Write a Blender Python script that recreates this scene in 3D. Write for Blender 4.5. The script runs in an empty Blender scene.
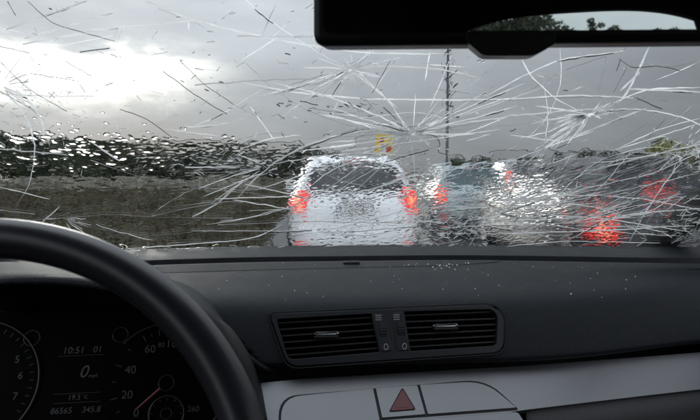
import bpy, bmesh, math, random
import numpy as np
from mathutils import Vector, Matrix
rad = math.radians
SC = bpy.context.scene
COL = SC.collection

# ------------------------------------------------------------------ camera
CAMZ = 1.25
FPX, PSI, PIT = 560.0, rad(4.0), rad(3.68)
cam_d = bpy.data.cameras.new('camera')
cam = bpy.data.objects.new('camera', cam_d)
COL.objects.link(cam)
cam_d.sensor_width = 36.0
cam_d.lens = 36.0 * FPX / 700.0
cam_d.clip_start, cam_d.clip_end = 0.02, 3000.0
cam_d.dof.use_dof = True          # small phone lens focused on the glass and dashboard
cam_d.dof.focus_distance = 0.95
cam_d.dof.aperture_fstop = 14.0
cam.location = (0, 0, CAMZ)
cam.rotation_euler = (rad(90) - PIT, 0, -PSI)
SC.camera = cam

# ------------------------------------------------------------------ world: overcast sky, cloud gap round the low sun
SUN_AZ, SUN_EL = rad(-20.5), rad(11.0)      # azimuth from +Y towards +X
sun_dir = Vector((math.sin(SUN_AZ) * math.cos(SUN_EL), math.cos(SUN_AZ) * math.cos(SUN_EL), math.sin(SUN_EL)))
W = bpy.data.worlds.new('World')
SC.world = W
W.use_nodes = True
nt = W.node_tree
nt.nodes.clear()
def wn(t, **k):
    n = nt.nodes.new(t)
    for a, b in k.items():
        setattr(n, a, b)
    return n
def wm(op, a, b=None, c=None):
    n = wn('ShaderNodeMath', operation=op)
    for i, v in enumerate((a, b, c)):
        if v is None:
            continue
        if isinstance(v, (int, float)):
            n.inputs[i].default_value = v
        else:
            nt.links.new(v, n.inputs[i])
    return n.outputs[0]
def wmix(f, a, b):
    n = wn('ShaderNodeMix', data_type='RGBA')
    for i, v in ((0, f), (6, a), (7, b)):
        if isinstance(v, (int, float)):
            n.inputs[i].default_value = v
        elif isinstance(v, tuple):
            n.inputs[i].default_value = v
        else:
            nt.links.new(v, n.inputs[i])
    return n.outputs[2]
sky = wn('ShaderNodeTexSky', sky_type='NISHITA', sun_disc=False)
sky.sun_elevation, sky.sun_rotation = SUN_EL, SUN_AZ
sky.air_density, sky.dust_density = 1.0, 1.0
tc = wn('ShaderNodeTexCoord')
sep = wn('ShaderNodeSeparateXYZ')
nt.links.new(tc.outputs['Generated'], sep.inputs[0])
vx, vy, vz = sep.outputs
mp = wn('ShaderNodeMapping')
mp.inputs['Scale'].default_value = (1.0, 1.0, 3.2)
nt.links.new(tc.outputs['Generated'], mp.inputs[0])
def wnoise(scale, detail, rough, dist=0.0):
    n = wn('ShaderNodeTexNoise')
    n.inputs['Scale'].default_value = scale
    n.inputs['Detail'].default_value = detail
    n.inputs['Roughness'].default_value = rough
    n.inputs['Distortion'].default_value = dist
    nt.links.new(mp.outputs[0], n.inputs['Vector'])
    return n.outputs['Fac']
n1 = wnoise(2.3, 5, 0.55, 0.4)
n2 = wnoise(7.0, 6, 0.6, 0.3)
elev = wm('ARCSINE', vz)
azi = wm('ARCTAN2', vx, vy)
daz = wm('SUBTRACT', azi, SUN_AZ - 0.09)
gl = wm('POWER', 2.718, wm('MULTIPLY', wm('MULTIPLY', daz, daz), -1.0))     # broad glow towards the sun's side
lum = wm('MULTIPLY_ADD', gl, 0.275, 0.165)
lum = wm('MULTIPLY_ADD', wm('MAXIMUM', wm('MULTIPLY', vy, -1.0), 0.0), 0.70, lum)     # thinner cloud behind the car
# clouds overhead are thinner and brighter than near the horizon
zen = wm('MULTIPLY_ADD', wm('POWER', wm('MAXIMUM', vz, 0.0), 1.25), 4.1, 0.92)
lum = wm('MULTIPLY', lum, zen)
lum = wm('MULTIPLY', lum, wm('MULTIPLY_ADD', n1, 0.75, 0.63))
lum = wm('MULTIPLY', lum, wm('MULTIPLY_ADD', n2, 0.30, 0.85))
# gap in the cloud: a flat band round the sun's height with ragged upper edge
e_off = wm('ADD', wm('SUBTRACT', elev, rad(10.2)), wm('MULTIPLY', wm('SUBTRACT', n2, 0.5), 0.11))
up = wm('SMOOTH_MAX', e_off, 0.0, 0.005)
dn = wm('SMOOTH_MAX', wm('MULTIPLY', e_off, -1.0), 0.0, 0.005)
band = wm('POWER', 2.718, wm('MULTIPLY', wm('ADD', wm('MULTIPLY', wm('MULTIPLY', up, up), 1900.0), wm('MULTIPLY', wm('MULTIPLY', dn, dn), 420.0)), -1.0))
side = wm('POWER', 2.718, wm('MULTIPLY', wm('MULTIPLY', wm('MULTIPLY', daz, daz), wm('MULTIPLY', daz, daz)), -260.0))
gap = wm('MULTIPLY', wm('MULTIPLY', band, side), wm('MULTIPLY_ADD', n1, 0.9, 0.6))
grey = wn('ShaderNodeCombineColor')
for i, k in enumerate((0.925, 0.985, 1.08)):
    nt.links.new(wm('MULTIPLY', lum, 10.0 * k), grey.inputs[i])
skym = wmix(0.975, sky.outputs[0], grey.outputs[0])
gcol = wn('ShaderNodeCombineColor')
for i, k in enumerate((1.03, 0.975, 0.86)):
    nt.links.new(wm('MULTIPLY', gap, 21.0 * k), gcol.inputs[i])
addn = wn('ShaderNodeMix', data_type='RGBA', blend_type='ADD')
addn.inputs[0].default_value = 1.0
nt.links.new(skym, addn.inputs[6])
nt.links.new(gcol.outputs[0], addn.inputs[7])
bg = wn('ShaderNodeBackground')
bg.inputs['Strength'].default_value = 0.1
nt.links.new(addn.outputs[2], bg.inputs['Color'])
wo = wn('ShaderNodeOutputWorld')
nt.links.new(bg.outputs[0], wo.inputs['Surface'])

sl = bpy.data.lights.new('sun', 'SUN')
sl.energy, sl.angle, sl.color = 0.8, rad(14), (1.0, 0.96, 0.9)
sun = bpy.data.objects.new('sun', sl)
COL.objects.link(sun)
sun.location = (0, 0, 30)
sun.rotation_euler = (-sun_dir).to_track_quat('-Z', 'Y').to_euler()

SC.view_settings.view_transform = 'Standard'
SC.view_settings.look = 'None'
SC.view_settings.exposure = 0.0
SC.view_settings.gamma = 1.0
SC.render.engine = 'CYCLES'
SC.cycles.transparent_max_bounces = 24
SC.cycles.max_bounces = 14
SC.cycles.transmission_bounces = 12
SC.cycles.use_denoising = True
SC.cycles.sample_clamp_indirect = 6.0

# ------------------------------------------------------------------ pixel rays (photo is 700 x 420)
RGT = np.array([math.cos(PSI), -math.sin(PSI), 0.0])
FWD = np.array([math.sin(PSI) * math.cos(PIT), math.cos(PSI) * math.cos(PIT), -math.sin(PIT)])
UPV = np.cross(RGT, FWD)
CAM = np.array([0, 0, CAMZ])
def ray(px, py):
    return FWD + RGT * (px - 350.0) / FPX + UPV * (210.0 - py) / FPX
def at_depth(px, py, d):
    return CAM + ray(px, py) * d
def on_plane(px, py, p0, n):
    r = ray(px, py)
    n = np.array(n, float)
    return CAM + r * (np.dot(np.array(p0) - CAM, n) / np.dot(r, n))
def project(P):
    Q = P - CAM
    d = Q @ FWD
    return 350 + FPX * (Q @ RGT) / d, 210 - FPX * (Q @ UPV) / d

# ------------------------------------------------------------------ materials
def principled(name, col, rough=0.5, metal=0.0, spec=0.5, **k):
    m = bpy.data.materials.new(name)
    m.use_nodes = True
    b = m.node_tree.nodes['Principled BSDF']
    b.inputs['Base Color'].default_value = (*col, 1)
    b.inputs['Roughness'].default_value = rough
    b.inputs['Metallic'].default_value = metal
    b.inputs['Specular IOR Level'].default_value = spec
    for a, v in k.items():
        b.inputs[a.replace('_', ' ')].default_value = v
    return m
def grain(m, scale, strength, dist=0.001, kind='noise', colvar=0.0, detail=4, rvar=0.0, stretch=None):
    t = m.node_tree
    b = t.nodes['Principled BSDF']
    c = t.nodes.new('ShaderNodeTexCoord')
    vec = c.outputs['Object']
    if stretch:
        mpn = t.nodes.new('ShaderNodeMapping')
        mpn.inputs['Scale'].default_value = stretch
        t.links.new(vec, mpn.inputs[0])
        vec = mpn.outputs[0]
    if kind == 'noise':
        n = t.nodes.new('ShaderNodeTexNoise')
        n.inputs['Detail'].default_value = detail
        out = n.outputs['Fac']
    else:
        n = t.nodes.new('ShaderNodeTexVoronoi')
        n.feature = 'F1' if kind == 'voronoi' else 'DISTANCE_TO_EDGE'
        out = n.outputs['Distance']
    n.inputs['Scale'].default_value = scale
    t.links.new(vec, n.inputs['Vector'])
    if strength > 0:
        bm_ = t.nodes.new('ShaderNodeBump')
        bm_.inputs['Strength'].default_value = strength
        bm_.inputs['Distance'].default_value = dist
        t.links.new(out, bm_.inputs['Height'])
        t.links.new(bm_.outputs[0], b.inputs['Normal'])
    if colvar > 0 or rvar > 0:
        n2_ = t.nodes.new('ShaderNodeTexNoise')
        n2_.inputs['Scale'].default_value = scale * 0.06 if kind != 'flat' else scale
        n2_.inputs['Detail'].default_value = 6
        t.links.new(vec, n2_.inputs['Vector'])
        if colvar > 0:
            mx = t.nodes.new('ShaderNodeMix')
            mx.data_type = 'RGBA'
            base = b.inputs['Base Color'].default_value[:]
            mx.inputs[6].default_value = tuple(v * (1 - colvar) for v in base[:3]) + (1,)
            mx.inputs[7].default_value = tuple(min(1, v * (1 + colvar)) for v in base[:3]) + (1,)
            t.links.new(n2_.outputs['Fac'], mx.inputs[0])
            t.links.new(mx.outputs[2], b.inputs['Base Color'])
        if rvar > 0:
            mr = t.nodes.new('ShaderNodeMapRange')
            r0 = b.inputs['Roughness'].default_value
            mr.inputs[3].default_value, mr.inputs[4].default_value = r0 - rvar, r0 + rvar
            t.links.new(n2_.outputs['Fac'], mr.inputs[0])
            t.links.new(mr.outputs[0], b.inputs['Roughness'])
    return m
def emit(name, col, s):
    return principled(name, tuple(c * 0.3 for c in col), 0.3, Emission_Color=(*col, 1), Emission_Strength=s)

M = {}
M['pad'] = grain(principled('dash_leatherette', (0.0095, 0.0118, 0.015), 0.52, spec=0.22), 420, 0.75, 0.0014, 'edge', 0.16, rvar=0.06)
M['grille'] = grain(principled('speaker_mesh', (0.028, 0.03, 0.032), 0.6, spec=0.3), 520, 0.9, 0.002, 'voronoi')
M['black'] = grain(principled('black_plastic', (0.012, 0.012, 0.013), 0.6, spec=0.3), 500, 0.2, 0.0006, 'noise', 0.2)
M['frame'] = grain(principled('vent_frame_plastic', (0.018, 0.02, 0.023), 0.45, spec=0.3), 700, 0.15, 0.0004)
M['slat'] = principled('vent_slat_plastic', (0.016, 0.015, 0.014), 0.5, spec=0.35)
M['rubber'] = principled('rubber', (0.012, 0.012, 0.013), 0.7, spec=0.3)
M['chrome'] = principled('chrome', (0.75, 0.75, 0.76), 0.22, 1.0)
M['silver'] = grain(principled('silver_trim_paint', (0.18, 0.183, 0.192), 0.37, 0.75), 900, 0.06, 0.0003, colvar=0.05, rvar=0.05)
M['glovebox'] = grain(principled('glovebox_plastic', (0.045, 0.045, 0.047), 0.6, spec=0.35), 480, 0.4, 0.001, 'edge', 0.15)
M['leather'] = grain(principled('wheel_leather', (0.024, 0.024, 0.03), 0.36, spec=0.75), 700, 0.14, 0.0004, 'edge', 0.15, rvar=0.03)
M['hazard'] = principled('hazard_red', (0.11, 0.007, 0.010), 0.35)
M['ink'] = principled('white_print', (0.45, 0.45, 0.45), 0.6)
M['lcd'] = principled('lcd_digits', (0.05, 0.05, 0.05), 0.6, Emission_Color=(0.72, 0.74, 0.74, 1), Emission_Strength=0.010)
M['dialink'] = principled('dial_digits', (0.045, 0.045, 0.05), 0.6, Emission_Color=(0.8, 0.82, 0.85, 1), Emission_Strength=0.007)
M['needle'] = emit('needle_red', (0.5, 0.03, 0.03), 0.03)
M['clusterglass'] = principled('cluster_face', (0.002, 0.002, 0.0025), 0.6, spec=0.05)
M['ring'] = principled('dial_ring', (0.07, 0.07, 0.075), 0.35, 0.5)
M['mirror'] = principled('mirror_glass', (0.62, 0.66, 0.64), 0.015, 1.0)
M['headliner'] = grain(principled('headliner_fabric', (0.05, 0.05, 0.05), 0.95, spec=0.1), 300, 0.3, 0.001)
M['seat'] = grain(principled('seat_fabric', (0.02, 0.02, 0.022), 0.9, spec=0.1), 300, 0.3, 0.001)
M['shard'] = principled('glass_crumb', (0.9, 0.93, 0.93), 0.15, spec=0.8, Transmission_Weight=0.1)

def pane_mat():
    m = bpy.data.materials.new('windscreen_glass')
    m.use_nodes = True
    t = m.node_tree
    t.nodes.clear()
    o = t.nodes.new('ShaderNodeOutputMaterial')
    tr = t.nodes.new('ShaderNodeBsdfTransparent')
    tr.inputs[0].default_value = (0.965, 0.98, 0.975, 1)
    g = t.nodes.new('ShaderNodeBsdfGlossy')
    g.inputs['Roughness'].default_value = 0.03
    lw = t.nodes.new('ShaderNodeLayerWeight')
    lw.inputs[0].default_value = 0.5
    pw = t.nodes.new('ShaderNodeMath'); pw.operation = 'POWER'; pw.inputs[1].default_value = 5.0
    t.links.new(lw.outputs['Facing'], pw.inputs[0])
    fr = t.nodes.new('ShaderNodeMath'); fr.operation = 'MULTIPLY_ADD'
    fr.inputs[1].default_value, fr.inputs[2].default_value = 0.9, 0.02
    t.links.new(pw.outputs[0], fr.inputs[0])
    mx = t.nodes.new('ShaderNodeMixShader')
    t.links.new(fr.outputs[0], mx.inputs[0])
    t.links.new(tr.outputs[0], mx.inputs[1])
    t.links.new(g.outputs[0], mx.inputs[2])
    t.links.new(mx.outputs[0], o.inputs[0])
    return m
M['pane'] = pane_mat()
def water_mat():
    m = bpy.data.materials.new('rain_water')
    m.use_nodes = True
    t = m.node_tree
    t.nodes.clear()
    o = t.nodes.new('ShaderNodeOutputMaterial')
    g = t.nodes.new('ShaderNodeBsdfGlass')
    g.inputs['IOR'].default_value = 1.33
    g.inputs['Roughness'].default_value = 0.0
    t.links.new(g.outputs[0], o.inputs[0])
    return m
M['water'] = water_mat()
def crack_mat(name, col, transl, gloss):
    m = bpy.data.materials.new(name)
    m.use_nodes = True
    t = m.node_tree
    t.nodes.clear()
    o = t.nodes.new('ShaderNodeOutputMaterial')
    d = t.nodes.new('ShaderNodeBsdfDiffuse')
    d.inputs[0].default_value = (*col, 1)
    tl = t.nodes.new('ShaderNodeBsdfTranslucent')
    tl.inputs[0].default_value = (*col, 1)
    g = t.nodes.new('ShaderNodeBsdfGlossy')
    g.inputs[0].default_value = (*[min(1, c * 1.1) for c in col], 1)
    g.inputs['Roughness'].default_value = 0.2
    m1 = t.nodes.new('ShaderNodeMixShader')
    m1.inputs[0].default_value = transl
    m2 = t.nodes.new('ShaderNodeMixShader')
    m2.inputs[0].default_value = gloss
    t.links.new(d.outputs[0], m1.inputs[1])
    t.links.new(tl.outputs[0], m1.inputs[2])
    t.links.new(m1.outputs[0], m2.inputs[1])
    t.links.new(g.outputs[0], m2.inputs[2])
    t.links.new(m2.outputs[0], o.inputs[0])
    return m
M['crack'] = crack_mat('fracture_white', (0.98, 0.985, 0.985), 0.92, 0.02)
M['crack_dark_refl'] = crack_mat('fracture_dark_reflection', (0.14, 0.145, 0.15), 0.5, 0.1)  # dark colour stands in for fracture faces reflecting the dark cabin

# ------------------------------------------------------------------ mesh helpers
def tag(o, label=None, cat=None, group=None, kind=None):
    if label: o['label'] = label
    if cat: o['category'] = cat
    if group: o['group'] = group
    if kind: o['kind'] = kind
    return o
def empty(name, loc, label=None, cat=None, group=None, kind=None):
    o = bpy.data.objects.new(name, None)
    COL.objects.link(o)
    o.location = loc
    o.empty_display_size = 0.1
    return tag(o, label, cat, group, kind)
def mesh(name, V, Fc, mat, parent=None, smooth=False, local=False):
    """Vertices are world coordinates unless local=True (then in the parent's frame)."""
    me = bpy.data.meshes.new(name)
    V = np.asarray(V, dtype=float).reshape(-1, 3)
    root = parent
    off = np.zeros(3)
    if not local:
        while root is not None:
            off += np.array(root.location)
            root = root.parent
    me.from_pydata((V - off).tolist(), [], [tuple(int(i) for i in f) for f in Fc])
    me.materials.append(mat)
    me.update()
    if smooth:
        me.polygons.foreach_set('use_smooth', [True] * len(me.polygons))
    o = bpy.data.objects.new(name, me)
    COL.objects.link(o)
    if parent is not None:
        o.parent = parent
    return o
def clean(o, recalc=True, auto=None):
    bm = bmesh.new()
    bm.from_mesh(o.data)
    bmesh.ops.remove_doubles(bm, verts=bm.verts, dist=1e-6)
    if recalc:
        bmesh.ops.recalc_face_normals(bm, faces=bm.faces)
    bm.to_mesh(o.data)
    bm.free()
    if auto is not None:
        o.data.polygons.foreach_set('use_smooth', [True] * len(o.data.polygons))
        bm = bmesh.new(); bm.from_mesh(o.data)
        for e in bm.edges:
            if len(e.link_faces) == 2 and e.calc_face_angle(0) > rad(auto):
                e.smooth = False
        bm.to_mesh(o.data); bm.free()
    return o
def bevel(o, w, seg=2, ang=30):
    md = o.modifiers.new('bevel', 'BEVEL')
    md.width, md.segments, md.limit_method, md.angle_limit = w, seg, 'ANGLE', rad(ang)
    return o
def grid_faces(nr, nc, wrap=False):
    F = []
    for i in range(nr - 1):
        for j in range(nc if wrap else nc - 1):
            a, b = i * nc + j, i * nc + (j + 1) % nc
            F.append((a, b, b + nc, a + nc))
    return F
def box_vf(c, s, ax=None):
    V = [np.array(c) + np.array([sx * s[0] / 2, sy * s[1] / 2, sz * s[2] / 2]) if ax is None else
         np.array(c) + ax[0] * sx * s[0] / 2 + ax[1] * sy * s[1] / 2 + ax[2] * sz * s[2] / 2
         for sz in (-1, 1) for sy in (-1, 1) for sx in (-1, 1)]
    F = [(0, 2, 3, 1), (4, 5, 7, 6), (0, 1, 5, 4), (2, 6, 7, 3), (0, 4, 6, 2), (1, 3, 7, 5)]
    return V, F
def slab(name, pts, nrm, th, mat, parent, bev=0.0, smooth=False, seg=2):
    """Closed plate: polygon pts (front), thickness th going along -nrm."""
    P = [np.array(p, float) for p in pts]
    n = len(P)
    if callable(nrm):
        Q = [p - nrm(p) * th for p in P]
    else:
        Q = [p - np.array(nrm) * th for p in P]
    F = [tuple(range(n)), tuple(reversed(range(n, 2 * n)))]
    F += [(i, i + n, (i + 1) % n + n, (i + 1) % n) for i in range(n)]
    o = mesh(name, P + Q, F, mat, parent)
    clean(o)
    if bev:
        bevel(o, bev, seg)
    return o
def tube(path, radius, ns=8, closed=False):
    P = np.asarray(path, float)
    n = len(P)
    R_ = np.full(n, radius) if np.isscalar(radius) else np.asarray(radius)
    V = []
    T = np.roll(P, -1, 0) - np.roll(P, 1, 0)
    if not closed:
        T[0], T[-1] = P[1] - P[0], P[-1] - P[-2]
    ref = np.array([0.13, 0.31, 0.94])
    for i in range(n):
        t = T[i] / (np.linalg.norm(T[i]) + 1e-12)
        a = np.cross(t, ref)
        if np.linalg.norm(a) < 1e-3:
            a = np.cross(t, [1, 0, 0])
        a /= np.linalg.norm(a)
        b = np.cross(t, a)
        for k in range(ns):
            w = 2 * math.pi * k / ns
            V.append(P[i] + R_[i] * (math.cos(w) * a + math.sin(w) * b))
    F = grid_faces(n, ns, True)
    if closed:
        F += [((n - 1) * ns + j, (n - 1) * ns + (j + 1) % ns, (j + 1) % ns, j) for j in range(ns)]
    else:
        F += [tuple(range(ns))[::-1], tuple((n - 1) * ns + j for j in range(ns))]
    return V, F
def join(parts):
    V, F = [], []
    for v, f in parts:
        o = len(V)
        V += list(v)
        F += [tuple(i + o for i in q) for q in f]
    return V, F
def round_poly(pts, r, seg=5):
    out = []
    n = len(pts)
    for i in range(n):
        p0, p, p1 = (np.array(pts[(i + k) % n], float) for k in (-1, 0, 1))
        rr = r[i] if isinstance(r, (list, tuple)) else r
        a, b = p0 - p, p1 - p
        la, lb = np.linalg.norm(a), np.linalg.norm(b)
        d = min(rr, la * 0.48, lb * 0.48)
        if d < 1e-6:
            out.append(p); continue
        A, B = p + a / la * d, p + b / lb * d
        for k in range(seg + 1):
            t = k / seg
            out.append((1 - t) ** 2 * A + 2 * t * (1 - t) * p + t * t * B)
    return out
def font_mesh(name, text, fn, size, mat, parent, align='CENTER', shear=0.0):
    """Text turned into a thin mesh, its flat coordinates mapped to the world by fn(u, v)."""
    cu = bpy.data.curves.new(name, 'FONT')
    cu.body, cu.size, cu.align_x, cu.align_y, cu.shear = text, size, align, 'CENTER', shear
    cu.resolution_u = 3
    tmp = bpy.data.objects.new(name, cu)
    COL.objects.link(tmp)
    dg = bpy.context.evaluated_depsgraph_get()
    dg.update()
    me = bpy.data.meshes.new_from_object(tmp.evaluated_get(dg))
    bpy.data.objects.remove(tmp)
    V = [fn(v.co.x, v.co.y) for v in me.vertices]
    F = [tuple(p.vertices) for p in me.polygons]
    bpy.data.meshes.remove(me)
    return mesh(name, V, F, mat, parent)

rng = np.random.default_rng(7)
random.seed(11)
XC = 0.09                     # centre line of our own car
GZ = 0.0                      # ground

# ================================================================== SETTING
def ground_mat():
    m = principled('field_soil', (0.05, 0.042, 0.03), 0.95, spec=0.15)
    t = m.node_tree
    b = t.nodes['Principled BSDF']
    c = t.nodes.new('ShaderNodeTexCoord')
    def noi(s, d=6):
        n = t.nodes.new('ShaderNodeTexNoise')
        n.inputs['Scale'].default_value = s
        n.inputs['Detail'].default_value = d
        n.inputs['Roughness'].default_value = 0.62
        t.links.new(c.outputs['Object'], n.inputs['Vector'])
        return n.outputs['Fac']
    r1 = t.nodes.new('ShaderNodeValToRGB')
    r1.color_ramp.elements[0].position, r1.color_ramp.elements[0].color = 0.36, (0.020, 0.015, 0.011, 1)
    r1.color_ramp.elements[1].position, r1.color_ramp.elements[1].color = 0.66, (0.10, 0.078, 0.05, 1)
    e = r1.color_ramp.elements.new(0.52); e.color = (0.046, 0.039, 0.025, 1)
    t.links.new(noi(0.9), r1.inputs[0])
    r2 = t.nodes.new('ShaderNodeValToRGB')
    r2.color_ramp.elements[0].position, r2.color_ramp.elements[1].position = 0.5, 0.66
    t.links.new(noi(0.23, 4), r2.inputs[0])
    mx = t.nodes.new('ShaderNodeMix'); mx.data_type = 'RGBA'
    mx.inputs[7].default_value = (0.045, 0.058, 0.02, 1)
    t.links.new(r2.outputs[0], mx.inputs[0])
    t.links.new(r1.outputs[0], mx.inputs[6])
    t.links.new(mx.outputs[2], b.inputs['Base Color'])
    bp = t.nodes.new('ShaderNodeBump')
    bp.inputs['Strength'].default_value, bp.inputs['Distance'].default_value = 0.8, 0.15
    t.links.new(noi(5.0), bp.inputs['Height'])
    t.links.new(bp.outputs[0], b.inputs['Normal'])
    return m
M['soil'] = ground_mat()
M['asphalt'] = grain(principled('wet_asphalt', (0.045, 0.046, 0.048), 0.32, spec=0.5), 60, 0.35, 0.004, colvar=0.35, rvar=0.12)
M['paint'] = grain(principled('road_paint', (0.55, 0.55, 0.53), 0.5), 30, 0.2, 0.002, colvar=0.25)
M['grass'] = grain(principled('grass_blades', (0.038, 0.034, 0.015), 0.8, spec=0.2), 30, 0, colvar=0.5)
M['straw'] = grain(principled('dry_grass', (0.13, 0.112, 0.075), 0.9, spec=0.1), 30, 0, colvar=0.4)
M['reed'] = grain(principled('pale_reed', (0.27, 0.255, 0.21), 0.9, spec=0.1), 30, 0, colvar=0.4)
M['leaf'] = [grain(principled('foliage_%s' % n, c, 0.75, spec=0.2), 12, 0, colvar=0.45) for n, c in
             (('dark', (0.05, 0.064, 0.042)), ('mid', (0.052, 0.066, 0.034)), ('grey', (0.075, 0.085, 0.06)), ('olive', (0.20, 0.20, 0.075)))]
M['bark'] = grain(principled('bark', (0.06, 0.048, 0.036), 0.9, spec=0.2), 25, 0.6, 0.02, colvar=0.4)
M['galv'] = grain(principled('galvanised_steel', (0.07, 0.072, 0.076), 0.5, 0.6), 30, 0.1, 0.002, colvar=0.3)

def height(x, y):
    """Terrain: level round the road, a low bank beyond the left verge."""
    d = np.maximum(0.0, -x - 1.5)
    h = -0.25 * np.clip(d / 2.0, 0, 1) + 0.22 * np.clip((d - 2) / 8.0, 0, 1)
    far = np.clip((y - 30) / 40.0, 0, 1) * np.clip((-x - 2 + 6) / 10.0, 0, 1)
    h = h + far * 0.35 - 0.02
    return h + np.where(d > 1, 0.05 * np.sin(x * 1.7 + y * 0.45) * np.sin(y * 0.9 - x * 0.3), 0)
gx = np.concatenate([np.linspace(-1500, -120, 12), np.linspace(-110, -4, 60), np.linspace(-3, 18, 22), np.linspace(25, 110, 18), np.linspace(130, 1500, 12)])
gy = np.concatenate([np.linspace(-1500, -80, 12), np.linspace(-70, 0, 15), np.linspace(2, 90, 70), np.linspace(100, 1500, 16)])
GX, GY = np.meshgrid(gx, gy)
gv = np.stack([GX, GY, height(GX, GY) - 0.03], -1).reshape(-1, 3)
o = mesh('ground', gv, grid_faces(len(gy), len(gx)), M['soil'], smooth=True)
tag(o, kind='structure')
RX0, RX1 = -.8, 13.2
V, F = [], []
ys = np.linspace(-300, 900, 60)
for y in ys:
    V += [(RX0, y, 0.0), (RX1, y, 0.0)]
road = tag(mesh('road', V, grid_faces(len(ys), 2), M['asphalt']), kind='structure')
for k, lx in enumerate((RX1 - 0.3,)):
    mesh('edge_line', [(lx - .08, -100, .004), (lx + .08, -100, .004), (lx + .08, 400, .004), (lx - .08, 400, .004)], [(0, 1, 2, 3)], M['paint'], road)
dash_me = None
for lx in (1.95, 5.5, 9.2):
    for y0 in np.arange(-20, 90, 9.0):
        if dash_me is None:
            q = mesh('lane_dash', [(-.07, 0, .004), (.07, 0, .004), (.07, 3.2, .004), (-.07, 3.2, .004)], [(0, 1, 2, 3)], M['paint'], road)
            dash_me = q.data
        else:
            q = bpy.data.objects.new('lane_dash', dash_me)
            COL.objects.link(q); q.parent = road
        q.location = (lx, y0, 0)

# grass tussocks over the left field (uncountable)
def tufts(name, n, region, hgt, mat, label, wid=0.012, blades=7, spread=0.16):
    r = np.random.default_rng(len(name) + n)
    V, F = [], []
    cnt = 0
    while cnt < n:
        x, y = region(r)
        z = float(height(np.array(x), np.array(y))) - 0.05
        cnt += 1
        hh = hgt * r.uniform(0.5, 1.3)
        for b in range(blades):
            a = r.uniform(0, 6.283)
            bx, by = x + r.normal() * spread, y + r.normal() * spread
            w = wid * r.uniform(0.6, 1.6) * (1 + y / 20)
            lx, ly = math.cos(a) * hh * r.uniform(.1, .6), math.sin(a) * hh * r.uniform(.1, .6)
            px_, py_ = -math.sin(a) * w, math.cos(a) * w
            i = len(V)
            V += [(bx - px_, by - py_, z), (bx + px_, by + py_, z), (bx + lx * .5 + px_ * .6, by + ly * .5 + py_ * .6, z + hh * .62),
                  (bx + lx * .5 - px_ * .6, by + ly * .5 - py_ * .6, z + hh * .62), (bx + lx, by + ly, z + hh * r.uniform(.8, 1))]
            F += [(i, i + 1, i + 2, i + 3), (i + 3, i + 2, i + 4)]
    return tag(mesh(name, V, F, mat), label, None, None, 'stuff')
def reg_near(r):
    y = 7 + 45 * r.random() ** 1.3
    x = -.85 - r.random() * (1.0 + y * 0.75)
    return x, y
tag(tufts('grass', 4200, reg_near, 0.13, M['grass'], 'rough green and brown grass over the field beside the road'), cat='grass')
tag(tufts('dry_grass', 1300, reg_near, 0.16, M['straw'], 'pale dry grass stalks scattered over the field'), cat='grass')
def reg_bank(r):
    y = 44 + 14 * r.random()
    return -52 + r.random() * 47, y
tag(tufts('reed_bank', 2600, reg_bank, 0.75, M['reed'], 'pale dry reed strip along the far edge of the field', wid=0.02, blades=8, spread=0.3), cat='reeds')

# ------------------------------------------------------------------ trees
def tree_meshes(name, seed, h, w, leafs, mat, trunk_h=0.3, leaf=0.22):
    r = np.random.default_rng(seed)
    parts = []
    tr = [(0, 0, -0.1), (r.normal() * .05, r.normal() * .05, h * .3), (r.normal() * .1, r.normal() * .1, h * .62), (r.normal() * .15, r.normal() * .15, h * .9)]
    parts.append(tube(tr, [0.03 * h, 0.024 * h, 0.014 * h, 0.004 * h], 7))
    ends = []
    for k in range(11):
        t = r.uniform(trunk_h, 0.85)
        a = r.uniform(0, 6.283)
        L = w * r.uniform(.3, .52) * (1.1 - 0.6 * max(0, t - .4))
        b = np.array([0, 0, h * t])
        e = b + np.array([math.cos(a) * L, math.sin(a) * L, h * r.uniform(.04, .2)])
        parts.append(tube([b, (b + e) / 2 + [0, 0, .03 * h], e], [0.011 * h, 0.007 * h, 0.003 * h], 5))
        ends.append(e)
    ends.append(np.array([0, 0, h * .93]))
    cl = []
    for e in ends:
        for k in range(3):
            cl.append((e + r.normal(size=3) * np.array([.13 * w, .13 * w, .06 * h]), r.uniform(.10, .2) * w))
    V, F = [], []
    for k in range(leafs):
        c, s = cl[r.integers(len(cl))]
        d = r.normal(size=3)
        d /= np.linalg.norm(d)
        p = c + d * s * r.uniform(.55, 1.05) * np.array([1, 1, .8])
        if p[2] < h * trunk_h * .5: continue
        u = r.normal(size=3); u /= np.linalg.norm(u)
        v = np.cross(u, r.normal(size=3)); v /= np.linalg.norm(v)
        L = leaf * r.uniform(.5, 1.3)
        i = len(V)
        V += [p - u * L, p + v * L * .45, p + u * L, p - v * L * .45]
        F.append((i, i + 1, i + 2, i + 3))
    tv, tf = join(parts)
    a = bpy.data.meshes.new(name + '_trunk'); a.from_pydata([tuple(map(float, q)) for q in tv], [], tf); a.materials.append(M['bark'])
    b = bpy.data.meshes.new(name + '_crown'); b.from_pydata([tuple(map(float, q)) for q in V], [], F); b.materials.append(mat)
    return a, b
TREE = {}
TREE['round'] = tree_meshes('round', 1, 5.0, 4.6, 3400, M['leaf'][0], .05)
TREE['tall'] = tree_meshes('tall', 2, 7.0, 4.2, 3400, M['leaf'][0], .05)
TREE['bush'] = tree_meshes('bush', 3, 3.0, 4.2, 2200, M['leaf'][1], .06)
TREE['pale'] = tree_meshes('pale', 4, 5.0, 5.0, 3000, M['leaf'][2], .04)
TREE['olive'] = tree_meshes('olive', 5, 3.0, 3.4, 2600, M['leaf'][3], .06, .12)
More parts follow.
